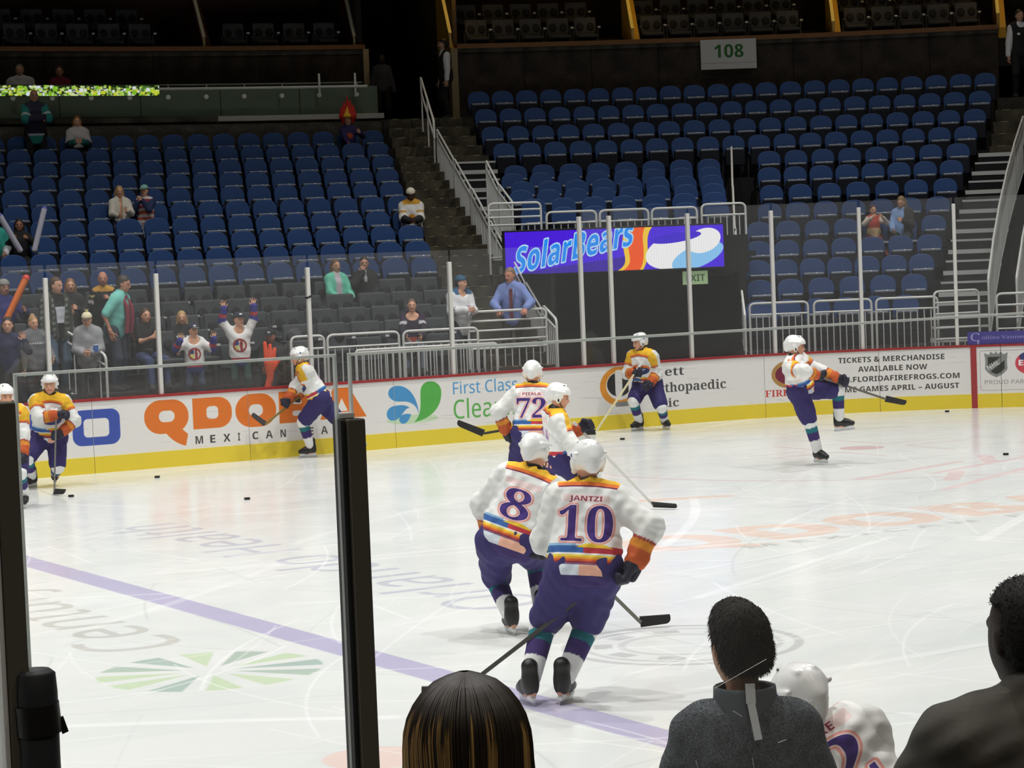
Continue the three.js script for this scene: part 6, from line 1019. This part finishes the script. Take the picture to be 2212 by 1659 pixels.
figure({ label: 'woman in mint jacket seated left of man in black', pos: at(25.05, 8.8, 1.715), H: 1.6, sit: 0.42, a: 30, top: { c: (q, s, t, f) => s === 't' && f && Math.abs(q[0] + 0.01) < 0.06 ? 0xcfc4cc : 0x6fcfb2, off: 0.02 }, pants: { c: 0x2a2c34 }, hair: { c: 0x6e4a30, type: 'long', len: 0.2, wide: 0.08 }, hairColor: 0x5e4028 });
figure({ label: 'man in black jacket seated, hand on his chin', pos: at(25.05, 9.95, 1.715), H: 1.66, sit: 0.42, a: 8, skin: 0xc98f74, top: { c: (q, s, t, f) => s === 't' && f && Math.abs(q[0]) < 0.03 && q[1] > 0.36 ? 0xa8acae : 0x191b1c, off: 0.022 }, pants: { c: 0x1e2024 }, hair: { c: 0x1f1814, type: 'short' }, hairColor: 0x1f1814, hr: [-0.05, 1.02, 0.17], er: [-0.6, -1, 0.2], mr: { c: 0.9, d: [0.1, 1, 0], n: [0, 0, -1] } });
figure({ label: 'young woman in dark jersey seated behind the front railing', pos: at(22.55, 10.0, 1.07), H: 1.5, sit: 0.42, a: 5, top: { c: (q, s, t, f) => s === 'a' ? (t < 0.2 ? 0x3a2240 : t < 0.3 ? 0xc9c9cc : 0x251a30) : (q[1] < 0.1 ? 0xb04a3a : 0x2a1a34), off: 0.026, vneck: 0.12 }, pants: { c: 0x76808e }, hair: { c: 0x6a5444, type: 'tail', line: 0.07 }, hairColor: 0x6a5444 });
figure({ label: 'person in white jersey and blue headband standing beside the stairs', pos: at(22.95, 12.4, 1.0), H: 1.62, a: 42, w: 1.22, belly: 0.05, top: { c: (q, s, t, f) => s === 'a' ? (t > 0.58 && t < 0.7 && Math.sin(t * 160) > 0 ? 0x55585e : 0xe6e6e8) : (q[1] > 0.5 ? 0x2a5a80 : (Math.abs(q[1] + 0.1) < 0.014 ? 0x5c6064 : f && Math.abs(q[0] - 0.03) < 0.06 && Math.abs(q[1] - 0.2) < 0.1 ? 0x8fa4cc : 0xe6e6e8)), off: 0.036, hem: 0.16, vneck: 0.1, cell: 0.014 }, pants: { c: 0x3c4250 }, hair: { c: 0x2a2220, type: 'short' }, hairColor: 0x2a2220, hat: { c: 0x285a78, type: 'beanie' }, hd: [25, 2, 0], hl: [0.02, 1.05, 0.34], hr: [-0.14, 1.06, 0.3], ml: { c: 0.7 }, mr: { c: 0.6 } });
{ const F = figure({ label: 'grey-haired man in blue shirt and red tie leaning on railing', pos: at(23.15, 14.85, 0.95), H: 1.78, a: -8, w: 1.02, belly: 0.03, skin: 0xcf8a72, lip: 0xa05a4c, top: { c: 0x7f92cf, sl: 1.85, off: 0.022, collar: 0.03, hem: 0.05 }, pants: { c: 0x3a3428 }, hair: { c: 0x8a7058, type: 'short', line: 0.07 }, hairColor: 0x9a8570, tor: [0, 1, 0.16], hd: [-25, 8, 0], hl: [0.26, 1.08, 0.42], hr: [-0.18, 1.08, 0.42], el: [0.8, -0.4, -0.4], er: [-0.8, -0.4, -0.4], ml: { c: 1.0, d: [0, -0.5, 1], n: [0, -1, 0] }, mr: { c: 1.0, d: [0, -0.5, 1], n: [0, -1, 0] } });
  const P = (x, y, z) => V(...F.bodyPt(x, y, z)); part('tie', merge([beam(P(0, 0.46, 0.15), P(0, 0.02, 0.225), 0.06, 0.012, V(...F.Fw)), new THREE.SphereGeometry(0.03, 10, 8).translate(...F.bodyPt(0, 0.475, 0.12))]), cloth(0x6a2430, 0.6), F.g); part('lanyard', pathTube([P(0.08, 0.52, 0.06), P(0.07, 0.4, 0.17), P(0.03, 0.2, 0.21)], 0.006, 14, 5), cloth(0x3a3a66, 0.6), F.g);
  part('moustache', new THREE.SphereGeometry(0.022, 10, 6).scale(1.4, 0.45, 0.6).rotateY((-33) * D2R).translate(...F.hp3(0, -0.036, 0.1)), cloth(0x8a7058, 0.8), F.g); }
figure({ label: 'man in teal and black jersey standing in top row, arms crossed', pos: at(33.55, 2.75, 4.79), H: 1.8, a: 18, w: 1.12, skin: 0xb5826c, hairColor: 0x6a5444, top: { c: (q, s, t, f) => s === 'a' ? (t < 0.3 ? 0x1c7a78 : t < 0.4 ? 0xb9c4c4 : t < 0.62 ? 0x1c7a78 : 0x201c34) : (q[1] < -0.06 ? 0x1a7a70 : q[1] < -0.02 ? 0xb8bcc0 : q[1] > 0.42 ? 0x2a2a40 : 0x1e1a30), off: 0.03, hem: 0.14 }, pants: { c: 0x101216 }, hl: [-0.02, 1.25, 0.24], hr: [0.06, 1.2, 0.27], el: [1, -0.3, 0.1], er: [-1, -0.3, 0.1], ml: { c: 0.9 }, mr: { c: 0.9 } });
figure({ label: 'red-haired woman in white jersey seated in the top row', pos: at(33.5, 4.2, 4.79), H: 1.62, sit: 0.42, a: 12, top: { c: (q, s, t) => s === 'a' ? (t < 0.5 ? 0xbdb8bc : t < 0.7 ? 0x27284a : 0x1c6a68) : (q[1] < 0.14 ? 0x2a2230 : 0xc4bfc2), off: 0.028 }, pants: { c: 0x1c1c22 }, hair: { c: 0x8a4a24, c2: 0x6a3418, type: 'long', len: 0.2, wide: 0.085 }, hairColor: 0x7a4020, hl: [0.08, 0.74, 0.3], hr: [-0.08, 0.74, 0.3], ml: { c: 1 }, mr: { c: 1 } });
{ const F = figure({ label: 'child in purple shirt and tall flame hat in top row', pos: at(33.45, 13.9, 4.79), H: 1.42, sit: 0.44, a: 0, top: { c: (q, s, t, f) => s === 't' && f && Math.hypot(q[0] - 0.02, (q[1] - 0.3) * 1.4) < 0.1 ? 0xc24a24 : 0x2a2258 }, pants: { c: 0x14141a }, hair: { c: 0x5a3a28, type: 'short' }, hl: [0.26, 0.82, 0.22], hr: [0.0, 0.6, 0.3] });
  const p = F.world([0, 0, 0]), hp = F.hp3, L = [ell(hp(0, 0.1, -0.01), F.hr3([0.17, 0.16, 0.14]), F.hax, 0.03)]; const Y = [];
  for (const [x, h] of [[-0.16, 0.3], [-0.09, 0.42], [0, 0.54], [0.08, 0.46], [0.16, 0.34]]) L.push(cap(hp(x * 0.8, 0.1, 0), hp(x * 0.9, h, 0), 0.075, 0.014, 0.03)); L.push(cap(hp(0.12, 0.08, 0), hp(0.125, -0.06, 0), 0.03, 0.02, 0.02), cap(hp(-0.12, 0.08, 0), hp(-0.125, -0.06, 0), 0.03, 0.02, 0.02));
  for (const [x, h] of [[-0.04, 0.24], [0, 0.32], [0.03, 0.22]]) Y.push(cap(hp(x, 0.1, 0.1), hp(x, h, 0.05), 0.05, 0.01, 0.02));
  const cut = (d, x, y, z) => { const q = F.hl3(x, y, z); return Math.max(d, Math.min(q[2] - 0.02, 0.06 - q[1], 0.085 - Math.abs(q[0]))); };
  const hat = part('flame_hat', F.mk(L, 0.012, 0, cut), cloth(0xc2281c, 0.8), F.g); part('yellow_flame', F.mk(Y, 0.012, 0, cut), cloth(0xe8b428, 0.8), hat); }
figure({ label: 'man in white jersey behind the glass balustrade, arms on rail', pos: at(35.4, 3.2, 5.9), H: 1.8, sit: 0.42, a: 8, w: 1.25, skin: 0xb08068, stubble: 1, hairColor: 0x8a8078, top: { c: (q, s) => s === 'a' ? 0xc8c8cc : (q[1] < 0.26 ? 0x8a6a8a : 0xc8c8cc), off: 0.03 }, pants: { c: 0x20222a }, hair: { c: 0x6a625a, type: 'short', line: 0.08 } });
figure({ label: 'woman in maroon top behind the glass balustrade', pos: at(35.4, 4.55, 5.9), H: 1.66, sit: 0.46, a: 10, skin: 0xa8765e, top: { c: 0x7a1c34 }, pants: { c: 0x20222a }, hair: { c: 0x3a2620, type: 'short' }, hairColor: 0x3a2620 });
{ const F = figure({ label: 'bearded usher in white shirt and black waistcoat facing left', pos: at(34.75, 18.0, 5.92), H: 1.74, a: -72, skin: 0xb98a70, stubble: 1, hairColor: 0x17120e, top: { c: 0xd8d8dc, sl: 1.95 }, vest: { c: 0x131315, sl: 0, off: 0.024, name: 'waistcoat', vneck: 0.1 }, pants: { c: 0x121214 }, hair: { c: 0x17120e, type: 'short' }, hd: [-5, 0, 0] }); }
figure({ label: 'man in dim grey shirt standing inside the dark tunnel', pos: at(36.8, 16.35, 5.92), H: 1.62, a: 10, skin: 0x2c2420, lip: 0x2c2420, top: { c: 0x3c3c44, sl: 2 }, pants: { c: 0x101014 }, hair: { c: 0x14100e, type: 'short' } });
{ const F = figure({ label: 'usher in black waistcoat at top right corner', pos: at(34.3, 38.75, 5.9), H: 1.9, a: 10, w: 1.12, skin: 0xc09078, top: { c: 0xd6d6da, sl: 1.95, collar: 0.03 }, vest: { c: 0x121214, sl: 0, off: 0.024, hem: 0.03, name: 'waistcoat', vneck: 0.09 }, pants: { c: 0x101012 }, hair: { c: 0x2a2420, type: 'short' } });
  part('name_badge', rbox(0.06, 0.045, 0.01, 0.003).rotateY(10 * D2R).translate(...F.bodyPt(-0.08, 0.34, 0.155)), M.white, F.g); }
figure({ label: 'small child in red and white top seated beside blonde woman', pos: at(28.1, 32.05, 2.5), H: 1.22, sit: 0.46, a: 10, top: { c: (q, s) => s === 'a' ? 0xd8c8b8 : (q[1] > 0.22 ? 0xc04a38 : 0xd8b888) }, pants: { c: 0x8a3a34 }, hair: { c: 0x5a3424, type: 'short' }, hl: [0.12, 0.88, 0.2], hr: [-0.12, 0.88, 0.2] });
figure({ label: 'blonde woman in light blue top seated in the right block', pos: at(28.05, 33.15, 2.5), H: 1.6, sit: 0.44, a: -20, top: { c: (q, s, t, f) => q[0] > 0.05 ? 0x3a3430 : 0x86a4d2, off: 0.022 }, pants: { c: 0x2a3038 }, hair: { c: 0x8a7250, c2: 0xa58a60, type: 'long', len: 0.24, wide: 0.09, fwd: 0.03 }, hairColor: 0x7a6244, hd: [-10, 20, 0], hl: [0.06, 0.8, 0.26], ml: { c: 0.9 } });
// ------------------------------------------------------------------ people just in front of the viewer
const camWall = (x, y, z) => [x, y, z];
{ // woman with streaked hair, seen from behind
  const F = figure({ label: 'woman with dark hair and blonde streaks, from behind at bottom', pos: [-5.405, 0.345, 2.47], H: 1.66, a: 176, top: { c: 0x1a1a1e }, pants: { c: 0x202028 }, skin: 0xd0a084, cell: 0.02 });
  const { hp3, hs } = F, P = [ell(hp3(0, 0.045, -0.02), [0.112, 0.112, 0.125].map(q => q * hs), F.hax, 0.02), cap(hp3(0, 0.02, -0.04), hp3(0, -0.3, -0.06), 0.11 * hs, 0.12 * hs, 0.06), cap(hp3(0.055, 0.0, -0.03), hp3(0.095, -0.3, -0.03), 0.07 * hs, 0.08 * hs, 0.05), cap(hp3(-0.055, 0.0, -0.03), hp3(-0.095, -0.3, -0.03), 0.07 * hs, 0.08 * hs, 0.05)];
  const f0 = field(P), cut = (d, x, y, z) => { const q = F.hl3(x, y, z); return Math.max(d, Math.min(q[2] - 0.03, 0.06 - q[1], 0.07 - Math.abs(q[0])) * hs); };
  const dark = lin(0x17110d), mid = lin(0x3a2a1a), gold = lin(0xa5824c), hair = part('hair', nets((x, y, z) => cut(f0(x, y, z), x, y, z), bounds(P, 0.02), 0.008), cloth(0x17110d, 0.45), F.g);
  // strands laid over the hair from the crown
  const list = []; let yTop = 0.1; while (f0(...hp3(0, yTop, -0.03)) < 0) yTop += 0.0005;
  for (let i = 0; i < 900; i++) {
    const th = (i / 900) * 2 * Math.PI + rr(-0.02, 0.02), streak = Math.sin(th * 7.3 + 0.6) + 0.8 * Math.sin(th * 17.1 + 2) + rr(-0.7, 0.7), lift = rr(0.0, 0.006), pts = []; const gone = rr(0.02, 0.1);
    for (let k = 0; k <= 12; k++) {
      const u = k / 12, yy = yTop - 0.0003 - 0.45 * u * u - 0.004 * u; let lo = 0, hi = 0.3; const ca = Math.sin(th), sa = Math.cos(th);
      for (let b = 0; b < 14; b++) { const m = (lo + hi) / 2, q = hp3(ca * m, yy, -0.03 + sa * m); if (f0(...q) < 0) lo = m; else hi = m; }
      const q = hp3(ca * (lo + lift + 0.001), yy + (k === 0 ? 0.004 : 0), -0.03 + sa * (lo + lift + 0.001)); const loc = F.hl3(...q); if (loc[2] > 0.035 && loc[1] < 0.06 && Math.abs(loc[0]) < 0.07) break; pts.push(V(...q));
    }
    if (pts.length < 4) continue;
    const g = new THREE.TubeGeometry(new THREE.CatmullRomCurve3(pts), 16, rr(0.0012, 0.0026), 4, false), isG = streak > 0.5 || (Math.cos(th - 1.75) > 0.72 && rnd() < 0.85);
    const hue = isG ? mix3(gold, mid, rnd() * 0.5) : mix3(dark, mid, rnd() * 0.5);
    paint(g, (x, y, z) => isG && F.hl3(x, y, z)[1] > 0.11 - gone ? mix3(dark, mid, 0.3) : hue); list.push(g);
  }
  tag(part('strands', merge(list), VCH, hair), null, null, null, 'stuff');
}
{ // man in grey jacket on the bench side of the glass
  const F = figure({ label: 'dark-haired man in charcoal quarter-zip jacket seen from behind', pos: [-3.52, 0.115, 0.86], H: 1.62, a: 178, w: 1.05, sw: 1.12, hs: 1.1, skin: 0xb98a6c, cell: 0.018, hcell: 0.006, stubble: 1, hairColor: 0x14110e, nl: 0.035, hd: [28, 4, 0], pants: { c: 0x1c1c20 }, tor: [0, 1, 0.06], hl: [0.3, 0.8, 0.2], hr: [-0.3, 0.8, 0.2] });
  const heather = srgb(noiseTex(256, 256, 0.45, 0.5, [256, 120, 14], [0.98, 1, 1.02])), prims = [...F.tor(0.03).filter((q, i) => i < 3 || i > 4), ...F.tor(0.004).slice(3, 5)];
  for (const q of [1, -1]) prims.push(cap(F.bodyPt(0.06 * q, -0.05, 0), F.bodyPt(0.08 * q, 0.12, 0), 0.135, 0.13, 0.06, 't')); for (let i = 0; i < 2; i++) prims.push(...F.arm(i, 0.03, 1.95));
  const g = nets((x, y, z) => field(prims)(x, y, z) + 0.005 * Math.sin(x * 26 + y * 9) * Math.sin(y * 31 + x * 13), bounds(prims, 0.04), 0.011), uv = []; for (let i = 0; i < g.attributes.position.count; i++) uv.push(g.attributes.position.getX(i) * 3, g.attributes.position.getY(i) * 3); g.setAttribute('uv', new THREE.Float32BufferAttribute(uv, 2));
  const jm = std(0x9aa0a6, 0.9, 0, { map: heather }), j = part('jacket', g, jm, F.g);
  const col = [cap(add(F.neck, [0, -0.03, 0]), add(F.neck, add([0, 0.085, 0], mul(F.Fw, 0.012))), 0.104, 0.098, 0.02), cap(add(F.neck, add(mul(F.Lf, 0.05), mul(F.Fw, 0.03))), add(F.neck, add(mul(F.Lf, 0.16), add(mul(F.Fw, 0.05), [0, 0.015, 0]))), 0.03, 0.012, 0.03)];
  part('collar', nets((x, y, z) => Math.max(field(col)(x, y, z), y - F.neck[1] - 0.085, -(Math.hypot(x - F.neck[0], z - F.neck[2] - F.Fw[2] * 0.012) - 0.084)), bounds(col, 0.03), 0.008), cloth(0x565c61, 0.9), j);
  part('reflective_tab', merge([beam(V(...F.bodyPt(-0.012, 0.64, -0.1)), V(...F.bodyPt(-0.012, 0.575, -0.118)), 0.03, 0.006, V(...mul(F.Fw, -1))), beam(V(...F.bodyPt(-0.012, 0.58, -0.116)), V(...F.bodyPt(-0.03, 0.46, -0.158)), 0.024, 0.006, V(...mul(F.Fw, -1)))]), std(0xb9bcbd, 0.5), j);
  part('sleeve_logo', merge([beam(V(...F.bodyPt(0.28, 0.27, -0.085)), V(...F.bodyPt(0.262, 0.235, -0.09)), 0.008, 0.004, V(...mul(F.Fw, -1))), beam(V(...F.bodyPt(0.262, 0.27, -0.09)), V(...F.bodyPt(0.28, 0.235, -0.085)), 0.008, 0.004, V(...mul(F.Fw, -1)))]), std(0xb9bcbd, 0.6), j);
  const hp = F.hp3, H = [ell(hp(0, 0.05, -0.02), [0.088, 0.1, 0.104].map(q => q * F.hs), F.hax, 0.02), ell(hp(0, -0.01, -0.045), [0.087, 0.088, 0.086].map(q => q * F.hs), F.hax, 0.03), cap(hp(0, 0.1, 0.03), hp(0, 0.105, 0.06), 0.055, 0.04, 0.05)];
  const hg = nets((x, y, z) => { const q = F.hl3(x, y, z); return Math.max(field(H)(x, y, z) + 0.0012 * Math.sin(x * 260 + y * 120) * Math.sin(y * 240 + z * 250), Math.min(q[2] - 0.012 + (q[1] > 0.0 ? -0.02 : 0.03), 0.075 - q[1], 0.2), -(q[1] + 0.075)); }, bounds(H, 0.02), 0.0055); cropped(hg, 5200, 0.016, -0.75, cloth(0x1a1613, 0.5), part('hair', hg, cloth(0x15120f, 0.9), F.g));
}
{ // man at the right edge
  const F = figure({ label: 'man in dark grey shirt at bottom right, seen from behind', pos: [-4.24, 0.42, 2.98], H: 1.74, a: 192, w: 1.2, sw: 1.35, skin: 0x2e2019, lip: 0x2e2019, cell: 0.018, hcell: 0.006, hd: [14, 2, 0], tor: [0, 1, 0.1], pants: { c: 0x1c1c20 }, hl: [0.34, 0.86, 0.25], hr: [-0.34, 0.86, 0.25] });
  const prims = [...F.tor(0.03)]; for (const q of [1, -1]) prims.push(cap(F.bodyPt(0.06 * q, -0.05, 0), F.bodyPt(0.08 * q, 0.12, 0), 0.135, 0.13, 0.06, 't')); for (let i = 0; i < 2; i++) prims.push(...F.arm(i, 0.04, 1.9));
  const g = nets((x, y, z) => field(prims)(x, y, z) + 0.007 * Math.sin(x * 30 + y * 34) * Math.sin(y * 19 - x * 23 + z * 15) + 0.004 * Math.sin(x * 50 - y * 75 + z * 30) * Math.sin(y * 20 + x * 9), bounds(prims, 0.04), 0.01); part('shirt', g, std(0x46433e, 0.9), F.g);
  for (let i = 0; i < 2; i++) { const c = F.sh[i], d = nrm(sub(F.el[i], F.sh[i])); part('shoulder_seam', new THREE.TorusGeometry(0.099, 0.004, 6, 30).applyQuaternion(new THREE.Quaternion().setFromUnitVectors(V(0, 0, 1), V(...nrm(add(mul(d, 0.5), mul(F.Lf, i ? -0.8 : 0.8)))))).translate(...add(c, mul(F.Lf, i ? 0.01 : -0.01))), std(0x2a2826, 0.9), F.g); }
  const hp = F.hp3, H = [ell(hp(0, 0.05, -0.015), [0.086, 0.092, 0.1].map(q => q * F.hs), F.hax, 0.02), ell(hp(0, 0.0, -0.035), [0.08, 0.085, 0.08].map(q => q * F.hs), F.hax, 0.03)];
  const hg = nets((x, y, z) => { const q = F.hl3(x, y, z); return Math.max(field(H)(x, y, z) + 0.0015 * Math.sin(x * 300) * Math.sin(y * 310) * Math.sin(z * 290), Math.min(q[2] + 0.02, 0.08 - q[1], 0.2), -(q[1] + 0.07)); }, bounds(H, 0.02), 0.006); cropped(hg, 4200, 0.007, 0, cloth(0x0d0b0a, 0.8), part('hair', hg, cloth(0x0b0908, 0.8), F.g), 0.6);
}
{ // top of another head low in the frame
  const F = figure({ label: 'brown-haired head just showing at the bottom edge', pos: [-4.72, 0.0, 2.62], H: 1.69, a: 175, top: { c: 0x1d1d20 }, pants: { c: 0x1d1d20 }, hair: { c: 0x2a1c12, type: 'short', cell: 0.008 } });
}
renderer.render(scene, camera);
